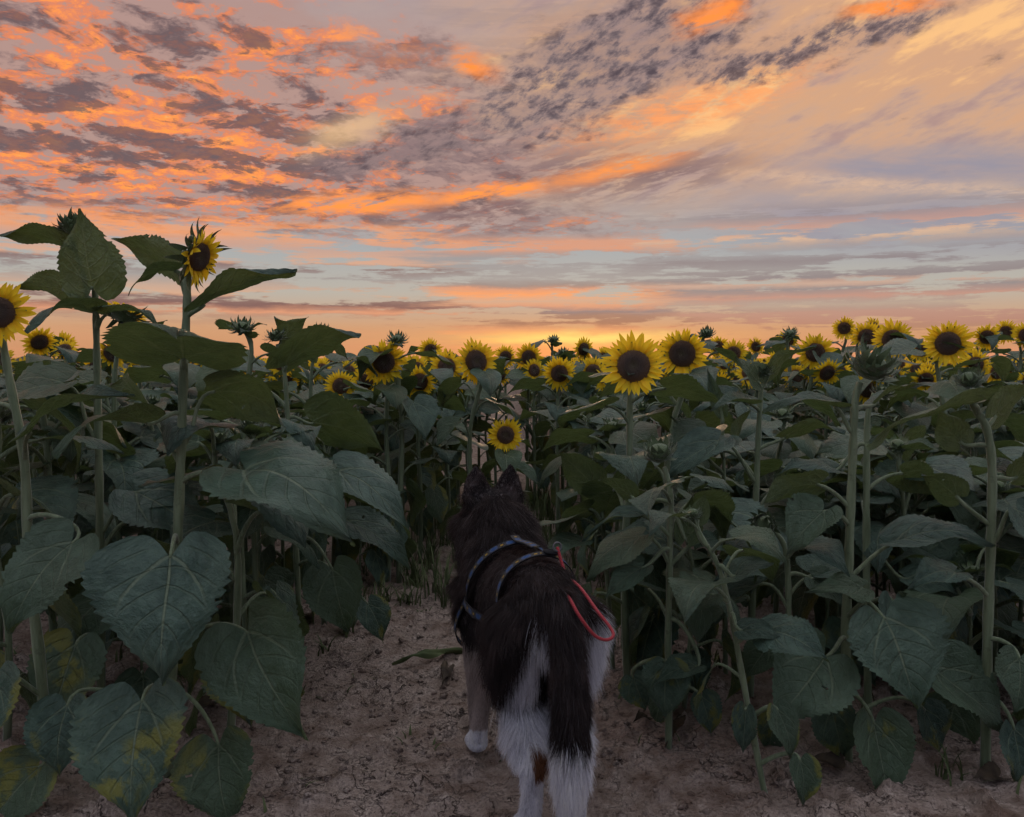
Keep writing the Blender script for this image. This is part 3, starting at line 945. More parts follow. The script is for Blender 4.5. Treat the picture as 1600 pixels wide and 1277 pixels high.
# right of the path
hero("sunflower with the largest green spiky bud, on the thickest stem right of the path", 2.46,
     [(1325, 1182), (1322, 1000), (1327, 850), (1332, 720), (1336, 630), (1344, 598)], .021, .012, [
     (940, (1383, 968, -.14), (1436, 1110, -.24), 186, V(.1, -1, .42), .16, .22),
     (1000, (1288, 1028, -.12), (1204, 1134, -.22), 150, V(-.2, -.9, .42), .18, .25),
     (1010, (1460, 1046, -.05), (1578, 1146, -.12), 124, V(.15, -.7, .62), .2, .35),
     (1080, (1366, 1132, -.12), (1388, 1272, -.18), 108, V(.1, -1, .36), .18, .35, 1),
     (960, (1344, 918, -.10), (1256, 926, -.16), 60, V(-.1, -.65, .75), .2, .15),
     (800, (1276, 757, -.02), (1186, 788, -.06), 68, V(-.1, .8, .5), .25, .05),
     (830, (1286, 800, -.06), (1228, 866, -.12), 88, V(-.3, -.65, .7), .2, .4),
     (900, (1402, 846, .0), (1556, 850, -.10), 92, V(.05, -.35, .9), .30, .15),
     (670, (1304, 636, .0), (1192, 642, -.05), 52, V(0, -.2, 1), .25, .3),
     (650, (1372, 628, .06), (1440, 600, .12), 50, V(0, .4, 1), .2, .2),
     (1110, (1445, 1110, .05), (1470, 1180, .05), 70, V(.2, -.9, .4), .2, .3, 1),
     (1120, (1300, 1110, -.05), (1320, 1190, -.05), 80, V(-.2, -.9, .4), .2, .3, 1)],
     ('bud', (1362, 570, -.02), V(.30, -.35, .85), .062))
hero("second stem close behind the largest spiky bud", 2.75,
     [(1357, 1112), (1354, 900), (1354, 740), (1356, 650), (1366, 615)], .018, .010, [
     (760, (1410, 740, .0), (1470, 775, .0), 80, V(.3, .7, .6), .2, .1),
     (700, (1300, 735, .02), (1212, 742, -.05), 62, V(0, -.4, .9), .25, .2),
     (880, (1420, 905, -.05), (1500, 930, -.1), 70, V(.2, -.5, .8), .2, .2)],
     ('bud', (1380, 612, 0), V(.2, -.1, 1), .030), auto=((840, 1.2, .33, 'mid'), (950, 5.0, .32, 'low')))
hero("budding sunflower with two small wing-like top leaves, left of the largest spiky bud", 2.95,
     [(1172, 1075), (1176, 900), (1181, 780), (1186, 660), (1190, 600)], .017, .010, [
     (610, (1184, 596, -.02), (1148, 556, -.04), 48, V(-.4, -.5, .7), .1, .3),
     (605, (1202, 586, .0), (1272, 536, .02), 50, V(-.1, .6, .8), .15, .2),
     (700, (1228, 684, -.02), (1322, 674, -.06), 60, V(.0, .5, .85), .3, .1),
     (650, (1172, 632, -.03), (1108, 640, -.10), 44, V(0, -.2, 1), .3, .3),
     (760, (1120, 690, -.05), (1040, 745, -.1), 90, V(-.3, -.5, .7), .2, .2)],
     ('bud', (1192, 578, 0), V(0, -.2, 1), .028), auto=((760, 2.4, .34, 'mid'), (820, .6, .35, 'mid'), (880, 4.5, .34, 'mid'), (930, 3.4, .32, 'low')))
hero("thin-stemmed sunflower ending in a narrow upright leaf, left of the wing-leaved one", 3.15,
     [(1134, 1045), (1132, 880), (1131, 740), (1128, 650)], .013, .007, [
     (660, (1126, 640, 0), (1104, 574, .0), 26, V(-.3, -.8, .3), .1, .5),
     (700, (1150, 680, 0), (1170, 640, 0), 30, V(0, .5, .8), .2, .2),
     (740, (1095, 700, 0), (1050, 650, -.05), 70, V(-.2, -.6, .7), .2, .2)],
     None, auto=((720, 3.8, .30, 'mid'), (780, 1.4, .33, 'mid'), (840, 5.6, .33, 'mid'), (900, 2.9, .32, 'low')))
hero("low budding sunflower right of the dog's head with pale backlit leaves", 3.22,
     [(958, 1036), (948, 890), (938, 780), (934, 740)], .013, .008, [
     (750, (926, 756, -.05), (872, 704, -.10), 66, V(-.3, .75, .5), .1, .05),
     (770, (968, 750, -.05), (1020, 735, -.05), 56, V(.2, .6, .7), .25, .1),
     (820, (920, 796, -.03), (866, 836, -.08), 60, V(-.3, .6, .6), .2, .1),
     (880, (905, 848, -.1), (842, 880, -.2), 74, V(-.3, -.3, .9), .25, .1),
     (860, (985, 850, 0), (1015, 810, .03), 50, V(.3, .5, .7), .2, .1),
     (930, (990, 930, 0), (1010, 1000, 0), 60, V(.2, -.8, .5), .2, .3)],
     ('bud', (938, 714, 0), V(0, -.3, 1), .038),
     auto=((800, .6, .26, 'mid'), (850, 3.6, .28, 'mid'), (900, 5.2, .28, 'mid'), (960, 1.4, .24, 'low')))
hero("budding sunflower with loose spiky bud, right of the red leash", 2.52,
     [(1045, 1162), (1044, 1000), (1047, 860), (1048, 775), (1038, 730)], .014, .009, [
     (860, (1002, 888, -.06), (943, 934, -.12), 54, V(-.1, -.65, .7), .2, .3),
     (830, (1002, 806, -.02), (912, 836, -.06), 34, V(-.1, -.25, 1), .3, .3),
     (980, (1086, 1042, -.06), (1020, 1070, -.12), 50, V(-.1, -.6, .8), .3, .2),
     (1080, (1096, 1090, -.02), (1112, 1150, -.04), 56, V(.1, -1, .3), .2, .4, 1),
     (1040, (990, 1060, .02), (1010, 1112, .0), 60, V(-.1, -1, .3), .2, .4, 1),
     (800, (1072, 840, -.03), (1082, 772, -.02), 48, V(.2, .8, .3), .1, .1),
     (790, (985, 775, .03), (935, 750, .06), 60, V(-.2, .6, .7), .2, .1),
     (880, (1100, 845, .0), (1140, 865, .0), 50, V(.2, -.4, .9), .2, .2)],
     ('bud', (1030, 706, 0), V(-.2, -.3, 1), .046),
     auto=((760, 5.4, .20, 'mid'), (790, 4.2, .24, 'mid'), (840, .5, .27, 'mid'), (890, 3.4, .28, 'mid'), (930, 5.6, .27, 'mid'), (970, 2.2, .26, 'mid'), (1030, 4.4, .20, 'low')))
hero("thin sunflower with a leaning bent stem in front of the others right of the dog", 2.22,
     [(1196, 1248), (1166, 1090), (1142, 960), (1122, 885), (1096, 838), (1084, 810)], .0115, .006, [
     (880, (1150, 900, -.03), (1210, 880, -.06), 60, V(.1, -.4, .9), .3, .2),
     (950, (1110, 930, -.03), (1060, 960, -.08), 56, V(-.2, -.6, .7), .2, .2),
     (960, (1160, 985, -.06), (1225, 995, -.10), 52, V(.1, -.6, .8), .25, .15),
     (850, (1090, 812, 0), (1102, 770, 0), 36, V(.2, .7, .5), .1, .2),
     (1110, (1165, 1110, -.03), (1160, 1180, -.03), 46, V(-.4, -.8, .3), .2, .4, 1),
     (1120, (1215, 1110, -.03), (1240, 1190, -.05), 60, V(.3, -.9, .3), .2, .4, 1),
     (1180, (1250, 1190, -.04), (1255, 1262, -.06), 58, V(.1, -1, .3), .2, .4, 1)],
     ('bud', (1082, 802, 0), V(-.3, -.2, 1), .022),
     auto=((830, 3.6, .17, 'mid'), (860, 5.3, .20, 'mid'), (905, .7, .23, 'mid'), (940, 3.9, .24, 'mid'), (1000, 5.6, .22, 'mid'), (1050, 2.8, .20, 'low')))
hero("sunflower with a nodding green bud half hidden under a grey leaf", 2.55,
     [(1242, 1150), (1233, 1000), (1231, 900), (1224, 850), (1204, 826)], .014, .009, [
     (900, (1270, 905, 0), (1320, 950, -.03), 70, V(.3, -.6, .6), .2, .2),
     (880, (1180, 890, -.03), (1115, 905, -.08), 70, V(-.1, -.5, .9), .3, .15),
     (970, (1200, 1010, 0), (1165, 1060, 0), 60, V(-.3, -.8, .4), .2, .3),
     (1090, (1210, 1120, 0), (1200, 1180, 0), 60, V(-.2, -1, .3), .2, .4, 1)],
     ('bud', (1194, 820, -.02), V(-.55, -.7, -.2), .038),
     auto=((880, 5.0, .22, 'mid'), (930, .4, .25, 'mid'), (960, 3.2, .25, 'mid'), (1040, 4.8, .2, 'low')))
hero("tall bent-necked sunflower with one long leaf spread over the field", 2.40,
     [(1540, 1196), (1543, 1000), (1548, 850), (1550, 730), (1541, 668), (1524, 640), (1516, 612)], .019, .011, [
     (650, (1520, 632, -.04), (1350, 694, -.12), 88, V(-.05, .45, .9), .12, .1),
     (670, (1556, 650, 0), (1622, 596, 0), 80, V(.1, .7, .7), .15, .1),
     (760, (1590, 745, 0), (1660, 720, -.05), 90, V(.2, .5, .8), .2, .1),
     (700, (1500, 690, .03), (1465, 640, .06), 60, V(-.2, .7, .6), .2, .1),
     (840, (1590, 800, -.05), (1640, 880, -.1), 110, V(.2, -.6, .7), .2, .2),
     (820, (1494, 775, 0), (1440, 740, .04), 76, V(-.2, .6, .7), .2, .1),
     (930, (1490, 895, -.08), (1420, 915, -.14), 72, V(-.1, -.5, .9), .25, .2),
     (1000, (1592, 1030, -.08), (1586, 1120, -.14), 100, V(.1, -1, .4), .2, .3),
     (1090, (1584, 1140, -.06), (1590, 1230, -.08), 84, V(.1, -1, .3), .2, .4, 1)],
     ('bud', (1514, 592, 0), V(-.3, -.5, .8), .034))

# open flowers and buds that stand out along the field's edge: (px, py, width px, kind, label)
MARKED = [
    (990, 572, 92, 'flower', "largest yellow sunflower bloom of the field, facing the path"),
    (1066, 553, 74, 'flower', "broad yellow sunflower bloom just right of the largest one"),
    (744, 565, 64, 'flower', "full round yellow bloom above the dog's left ear"),
    (600, 566, 62, 'flower', "lowest left yellow bloom of the row, beside the dark leaf tips"),
    (698, 573, 50, 'flower', "yellow bloom tucked against the full round one"),
    (673, 548, 36, 'flower', "small yellow bloom left of the full round one"),
    (826, 559, 42, 'flower', "yellow bloom halfway between the round one and the tall thin bud"),
    (874, 584, 48, 'flower', "yellow bloom hanging low, left of the largest one"),
    (927, 581, 44, 'flower', "yellow bloom touching the largest one's left side"),
    (912, 546, 36, 'flower', "small yellow bloom above the two left of the largest one"),
    (790, 558, 34, 'flower', "yellow bloom in the gap right of the full round one"),
    (943, 560, 32, 'flower', "half hidden yellow bloom behind the largest one"),
    (640, 575, 40, 'flower', "yellow bloom peeping out right of the lowest left one"),
    (865, 530, 17, 'bud', "tall thin dark bud standing against the sunset glow"),
    (620, 531, 30, 'bud', "dark spiky bud above the lowest left bloom"),
    (880, 551, 18, 'bud', "small round bud right below the tall thin one"),
    (1104, 521, 24, 'bud', "dark bud against the sky right of the broad bloom"),
    (1234, 521, 22, 'bud', "dark bud peeping over a bloom in the right half"),
    (378, 511, 34, 'bud', "spiky bud on the skyline right of the tallest sunflower"),
    (790, 680, 50, 'flower', "small low sunflower blooming alone in front of the dog"),
    (1146, 552, 40, 'flower', "yellow bloom behind the narrow upright leaf"),
    (1122, 542, 32, 'flower', "small yellow bloom below the dark bud on the skyline"),
    (1181, 542, 28, 'flower', "small yellow bloom above the wing-like leaves"),
    (1230, 533, 34, 'flower', "small yellow bloom with a dark bud over it"),
    (1274, 551, 52, 'flower', "yellow bloom shaded by the right wing-like leaf"),
    (1319, 513, 34, 'flower', "highest small yellow bloom on a tall thin stem"),
    (1354, 527, 46, 'flower', "yellow bloom right behind the largest spiky bud"),
    (1395, 531, 56, 'flower', "yellow bloom right of the largest spiky bud"),
    (1366, 512, 32, 'flower', "yellow bloom peeping out between two behind the spiky bud"),
    (1481, 537, 66, 'flower', "large yellow bloom standing free near the right edge"),
    (1542, 527, 38, 'flower', "yellow bloom second from the right edge"),
    (1571, 519, 34, 'flower', "yellow bloom on the skyline at the right edge"),
    (1604, 524, 40, 'flower', "yellow bloom cut off by the right edge"),
    (1440, 548, 34, 'flower', "small yellow bloom left of the free-standing large one"),
    (1518, 562, 38, 'flower', "yellow bloom low beside the free-standing large one"),
    (62, 535, 46, 'flower', "yellow bloom drooping behind the tall leaves at the left"),
    (98, 540, 40, 'flower', "half hidden yellow bloom right of the drooping one at the left"),
    (310, 583, 34, 'flower', "yellow bloom glimpsed behind the tallest sunflower's stem"),
    (545, 580, 36, 'flower', "yellow bloom half behind the dark pointed leaf"),
]
def clear_of(x, y, r):
    return all((x - a) ** 2 + (y - b) ** 2 > r * r for a, b in TAKEN)
for i, (px, py, w, kind, lab) in enumerate(MARKED):
    rs = random.Random(i + 50)
    big = w > 44
    size = rs.uniform(.195, .225) if kind == 'flower' else .105
    if lab.startswith('small low'): size = .175
    Y = size * FPX / w
    size *= 1.18
    c = P(px, py, Y)
    if kind == 'flower':
        face = V(-c.x / Y * .8 + rs.gauss(0, .28), -1, rs.gauss(.02, .18))
        if lab.startswith('yellow bloom drooping'): face = V(.7, -.6, -.5)
        rad = size / 2 / 2.02
        h = c.z - gz(c.x, Y) + .01 - rad * .35
        y0 = Y + rad * 1.0
    else:
        face = None; rad = size / 2 / 1.35; h = c.z - rad * .3; y0 = Y
    TAKEN.append((c.x, y0))
    low = .10 if Y < 5 else .22
    root = field_plant(c.x, y0, h, None, 400 + i, lab, "blooming sunflowers along the skyline" if kind == 'flower' else "dark buds on the skyline",
                       'hi' if Y < 4.2 else 'mid', 10 if Y < 6.5 else 8, zlow=low, z=gz(c.x, y0) - .01, fmax=.66 if py > 650 else (.86 if kind == 'flower' else .95),
                       leafscale=.8 if h > 1 else .62)
    top = Vector((0, -.02 * h, h))
    if kind == 'flower':
        add_flower(root, c - root.location, face, rad, i, single=w >= 42)
    else:
        add_bud(root, c - root.location, V(rs.uniform(-.3, .3), -.4, 1), rad, i)

# ------------------------------------------------------------------ the rest of the field
def on_path(x, y):
    if y < 3.5: return -.78 < x < .46
    if y < 4.75: return -.62 < x < .28
    if y < 6.3: return -.48 < x < .20
    return False
    if y < 6.4: return -.42 < x < .16
    return -.10 < x < .12 and y < 8
cands = []
rsF = random.Random(77)
rows_x = [-.98 - .74 * k for k in range(0, 90)] + [.56 + .74 * k for k in range(0, 90)] + [-.24, -.55, .12]
for rx in rows_x:
    y = 2.55
    while y < (58 if rows_x.index(rx) < 180 else 7.5):
        x = rx + rsF.uniform(-.13, .13)
        if abs(x) < .70 * y + .5 and not on_path(x, y) and clear_of(x, y, .20 if y < 5 else .12):
            cands.append((y + abs(x) * .25, x, y, rsF.random(), rows_x.index(rx)))
        y += rsF.uniform(.24, .40) * (.8 if y < 4.6 else (1.0 if y < 30 else 1.5))
for k in range(16):                                    # stragglers between the rows
    x, y = rsF.uniform(.55, 2.4), rsF.uniform(2.55, 4.6)
    if abs(x) < .66 * y and clear_of(x, y, .16): cands.append((y + .1, x, y, 1.0, 180))
for k in range(8):
    x, y = rsF.uniform(-2.4, -.85), rsF.uniform(2.8, 4.6)
    if abs(x) < .66 * y and clear_of(x, y, .16): cands.append((y + .1, x, y, 1.0, 180))
cands.sort()
N_IND = 300 - len(TAKEN)
GROUPS = {}
ROWN = {}
ORD = ('first', 'second', 'third', 'fourth', 'fifth', 'sixth', 'seventh', 'eighth', 'ninth', 'tenth', 'eleventh', 'twelfth', 'thirteenth', 'fourteenth', 'fifteenth', 'sixteenth', 'seventeenth', 'eighteenth', 'nineteenth', 'twentieth', 'twenty-first', 'twenty-second', 'twenty-third', 'twenty-fourth')
for n, (_, x, y, q, ri) in enumerate(cands[:N_IND]):
    side = 'left' if x < -.7 else ('right' if x > .4 else 'middle')
    bloom = y > 4.8 and q < .58
    near = y < 4.4
    if ri == 180 and side != 'middle': h = rsF.uniform(.45, .80)
    elif near and side == 'left': h = rsF.uniform(.88, 1.14)
    elif near: h = rsF.uniform(.74, .98)
    elif bloom: h = rsF.uniform(1.05, 1.20)
    else: h = rsF.uniform(.82, 1.02) if y < 8 else rsF.uniform(.90, 1.08)
    if side == 'middle' and not bloom: h = rsF.uniform(.46, .78) if y < 6 else h * .9
    if side == 'left' and x < -1.4 and y < 6: h += .08
    look = 'blooming' if bloom else 'budding'
    where = {'left': 'left of the path', 'right': 'right of the path', 'middle': 'straight ahead of the dog'}[side]
    dist = 'in the near rows' if near else 'deeper in the field'
    lab = {'blooming': 'yellow %s sunflower among leaves ' % look, 'budding': 'leafy green %s sunflower crowded ' % look}[look] + dist + ' ' + where
    rk = 1 + sum(1 for a_, b_ in TAKEN if abs(a_ - rows_x[ri]) < .37 and b_ < y) + sum(1 for c_ in cands[:N_IND] if c_[4] == ri and c_[2] < y)
    row = ri % 90
    if ri == 180 and side != 'middle': lab = 'low leafy sunflower straggling between rows %s, %s such from the front' % (where, ORD[sum(1 for c_ in cands[:N_IND] if c_[4] == 180 and c_[2] < y and (c_[1] < -.7) == (x < -.7) and abs(c_[1]) > .42)])
    elif y < 6.5 and side != 'middle' and rk < 25:
        lab = '%s sunflower, %s row %s, %s plant from the front' % ('blooming' if bloom else 'budding', ORD[min(row, 11)], where, ORD[rk - 1])
    field_plant(x, y, h, 'flower' if bloom else 'bud', 1000 + n, lab, '%s sunflowers %s %s' % (look, dist, where),
                'hi' if y < 3.6 else 'mid', 12 if y < 5 else 10, fmax=.88 if bloom else .95, zlow=.12 if y < 4 else .20, z=gz(x, y) - .01, leafscale=.84)

def far_template(k, lite=False):
    """one light sunflower as arrays"""
    rs = random.Random(k + 60)
    mb = MB()
    def add(q, mt, m=None):
        o = len(mb.v); mb.v.extend([tuple(mt @ Vector(p)) for p in q.v])
        mb.f.extend([tuple(w + o for w in f_) for f_ in q.f]); mb.uv.extend(q.uv)
        mb.mi.extend(q.mi if m is None else [m] * len(q.f))
    mb.tube([(0, 0, 0), (.01, 0, .5), (0, -.02, 1.0)], [.015, .013, .009], 3 if lite else 4, 1, cap=False)
    a = rs.uniform(0, 6.28)
    nl = 7 if lite else 8
    for i in range(nl):
        f = (.45 if lite else .34) + (.49 if lite else .60) * i / (nl - 1)
        kd = 'top' if f > .86 else 'mid'
        s = .84 * (.25 + .13 * math.sin(math.pi * f)) * rs.uniform(.85, 1.15) * (.62 if kd == 'top' else 1)
        a += 2.4
        add(library_leaf(k * 20 + i, 'min' if lite else 'far', kd, None), leaf_matrix(Vector((0, 0, f)), a, s, rs.uniform(-.2, .2)))
    if k % 5 < 2:
        r = rs.uniform(.05, .062)
        mt = face_matrix((rs.uniform(-.35, .35), -1, rs.uniform(-.1, .35)), Vector((0, -.05, .98)), r)
        if lite:
            pm, dm, cm = MB(), MB(), MB()
            for i in range(12): petal_mb(pm, i * math.pi / 6 + rs.uniform(-.1, .1), .8, rs.uniform(.95, 1.25), .30, rs.uniform(-.1, .4), i, 2, 1)
            disc_mb(dm, 0, 8, 1)
            cm.blob((0, 0, -.3), ((.9, 0, 0), (0, .9, 0), (0, 0, .28)), 0, 6, 3)
        else:
            pm, dm, cm = flower_meshes(k, 'far')
        for q, m in ((pm, 2), (dm, 3), (cm, 4)): add(q, mt, m)
    else:
        b = MB()
        b.blob((0, 0, 0), ((.8, 0, 0), (0, .8, 0), (0, 0, .7)), 0, 6, 3)
        for i in range(6 if lite else 12):
            bract_mb(b, i * 2.4, -.3 + .05 * i, .75, 1.0, .3, .3 + .05 * i, 0, 2, i)
        add(b, face_matrix((0, -.2, 1), Vector((0, 0, 1.01)), .036), 4)
    quads = [i for i, f in enumerate(mb.f) if len(f) == 4]
    return (np.array(mb.v, np.float32), np.array([mb.f[i] for i in quads], np.int32),
            np.array([mb.uv[i] for i in quads], np.float32), np.array([mb.mi[i] for i in quads], np.int32))

def build_far():
    T = [far_template(k) for k in range(10)]; T2 = [far_template(k, True) for k in range(10)]
    spots = [(x, y) for _, x, y, q, r_ in cands[N_IND:]]
    y = 58.0
    rs = random.Random(9)
    while y < 190:                                   # only the tops show from here on
        x = -.68 * y
        while x < .68 * y:
            spots.append((x + rs.uniform(-.5, .5), y + rs.uniform(-1, 1))); x += rs.uniform(.7, 1.7) * (1 + y / 150)
        y *= 1.045
    co, fa, uvs, mi = [], [], [], []; off = 0
    rs2 = np.random.default_rng(4)
    for i, (x, y) in enumerate(spots):
        v, f, u, m = (T if y < 15 else T2)[rs2.integers(len(T))]
        a = rs2.uniform(-.45, .45); h = rs2.uniform(.94, 1.16) if y < 20 else rs2.uniform(1.0, 1.20)
        c, s = math.cos(a), math.sin(a)
        w = v * h
        co.append(np.stack([w[:, 0] * c - w[:, 1] * s + x, w[:, 0] * s + w[:, 1] * c + y, w[:, 2]], -1))
        fa.append(f + off); uvs.append(u); mi.append(m); off += len(v)
    o = np_mesh("sunflower_field", np.concatenate(co), np.concatenate(fa), [M['leaf_far'], M['stem'], M['petal'], M['disc'], M['bract']],
                np.concatenate(mi), np.concatenate(uvs).reshape(-1, 2))
    tag(o, "far mass of sunflowers reaching to the horizon", "sunflower field", kind='stuff')
    print("far plants", len(spots), "quads", sum(len(f) for f in fa), "cands", len(cands))
build_far()

# ------------------------------------------------------------------ weeds, clods and fallen leaves on the path
def build_weeds():
    mb = MB(); rs = random.Random(31)
    def tuft(x, y, n, h, spread):
        z0 = gz(x, y) - .005
        for _ in range(n):
            a = rs.uniform(0, 6.28); hh = h * rs.uniform(.5, 1.1); w = rs.uniform(.0025, .006)
            bx, by = x + rs.gauss(0, .02), y + rs.gauss(0, .02)
            dx, dy = math.cos(a) * spread * rs.uniform(.3, 1), math.sin(a) * spread * rs.uniform(.3, 1)
            sx, sy = -math.sin(a) * w, math.cos(a) * w
            rows = []
            for i in range(5):
                t = i / 4; k = (1 - t ** 2)
                px, py, pz = bx + dx * t * t, by + dy * t * t, z0 + hh * (t - .25 * t ** 3)
                rows.append([(px - sx * k, py - sy * k, pz), (px + sx * k, py + sy * k, pz)])
            mb.grid(rows, lambda i, j: (j, i / 4), 0)
    for _ in range(46):
        s_ = rs.choice((-1, 1))
        x = -.78 + rs.gauss(0, .10) if s_ < 0 else .50 + rs.gauss(0, .12)
        tuft(x, rs.uniform(2.9, 6.0), rs.randint(5, 12), rs.uniform(.08, .26), .10)
    for _ in range(120):
        tuft(rs.uniform(-.68, .30), rs.uniform(4.0, 6.8), rs.randint(8, 18), rs.uniform(.12, .45), .16)
    for _ in range(40):
        x = rs.choice((-1, 1)) * rs.uniform(.7, 2.2) - .15
        tuft(x, rs.uniform(2.2, 4.5), rs.randint(3, 8), rs.uniform(.05, .16), .08)
    for _ in range(60):
        tuft(rs.uniform(-.8, .6), rs.uniform(1.8, 4.5), rs.randint(1, 3), rs.uniform(.02, .05), .05)
    o = link("grass", mb.mesh("grass", [M['grass']]))
    tag(o, "thin weeds and grass along the path and between the stems", "grass", kind='stuff')
build_weeds()

def build_clods():
    rs = random.Random(8); mb = MB()
    for _ in range(5200):
        y = rs.uniform(1.6, 5.5) if rs.random() < .7 else rs.uniform(1.7, 3.2)
        x = rs.gauss(-.15, .55) if rs.random() < .55 else rs.uniform(-.8, .8) * y * .75
        r = min(.022, .0022 + rs.expovariate(1 / .0036))
        if (x - .0) ** 2 + (y - 2.2) ** 2 < .05: continue
        z0 = gz(x, y); f1, f2 = rs.uniform(0, 6), rs.uniform(0, 6)
        mb.blob((x, y, z0 + r * .25), ((r, 0, rs.uniform(-.3, .3) * r), (0, r * rs.uniform(.6, 1.1), 0), (0, 0, r * rs.uniform(.4, .7))), 0, 5, 3,
                lambda th, ph: 1 + .25 * math.sin(3 * ph + f1) * math.sin(2 * th + f2))
    o = link("gravel", mb.mesh("gravel", [M['soil']]))
    tag(o, "small dry clods and crumbs of soil on the path", "clods", kind='stuff')
build_clods()

def fallen(label, pts, w, seed, old=True):
    mb = MB()
    b, t = pts
    m_ = M['withered'] if old else M['grass']
    b = Vector((b.x, b.y, gz(b.x, b.y) + .012)); t = Vector((t.x, t.y, gz(t.x, t.y) + .02))
    blade(mb, b, t, V(.2, -.3, 1), w, .25, .5, .06, seed, 24, 8, 0, True, .0)
    o = link("fallen_leaf", mb.mesh("fallen_leaf", [m_])); tag(o, label, "leaf", "fallen leaves on the path")
fallen("long narrow green leaf lying on the path left of the dog's leg", (G(708, 1020), G(612, 1038)), .034, 1, False)
fallen("crumpled withered leaf under the long dark one by the dog's leg", (G(700, 1045), G(690, 1075)), .05, 2)
fallen("black shrivelled leaf at the foot of the stem right of the leash", (G(1052, 1130), G(1040, 1170)), .06, 3)
fallen("small shrivelled leaf on the soil between dog and loose-budded sunflower", (G(1010, 1125), G(990, 1140)), .05, 4)
fallen("shrivelled brown leaf below the thick-stemmed sunflower", (G(1310, 1200), G(1270, 1190)), .08, 5)
fallen("curled dry leaf at the foot of the bent-necked sunflower", (G(1560, 1205), G(1520, 1215)), .07, 6)
fallen("dry leaf lying in front of the stems at the left", (G(330, 1110), G(300, 1130)), .07, 7)

# ------------------------------------------------------------------ the dog (local: +Y ahead, Z up, metres)
def fur_material():
    m, nt, out = material("dog_fur")
    a = nt.nodes.new('ShaderNodeAttribute'); a.attribute_name = 'fur_color'
    p = principled(nt, X(a.outputs['Color']), .55, .25, 0.0)
    tr = nt.nodes.new('ShaderNodeBsdfTranslucent')
    X.put(tr.inputs[0], mix(.10, X(a.outputs['Color']), (.45, .22, .14, 1)))
    ms = nt.nodes.new('ShaderNodeMixShader'); ms.inputs[0].default_value = .35
    nt.links.new(p.outputs[0], ms.inputs[1]); nt.links.new(tr.outputs[0], ms.inputs[2])
    nt.links.new(ms.outputs[0], out.inputs[0])
    return m
M['fur'] = fur_material()
M['skin'] = None
def skin_material():
    m, nt, out = material("dog_skin_undercoat")
    a = nt.nodes.new('ShaderNodeAttribute'); a.attribute_name = 'fur_color'
    p = principled(nt, X(a.outputs['Color']), .8, .1, 0.0)
    nt.links.new(p.outputs[0], out.inputs[0])
    return m
M['skin'] = skin_material()
M['nose'] = plain("dog_nose", (.010, .009, .009), (.016, .014, .014), 90.0, .35, .5)
M['eye'] = plain("dog_eye", (.030, .016, .008), (.045, .022, .010), 50.0, .08, .6, 0, 0.0)

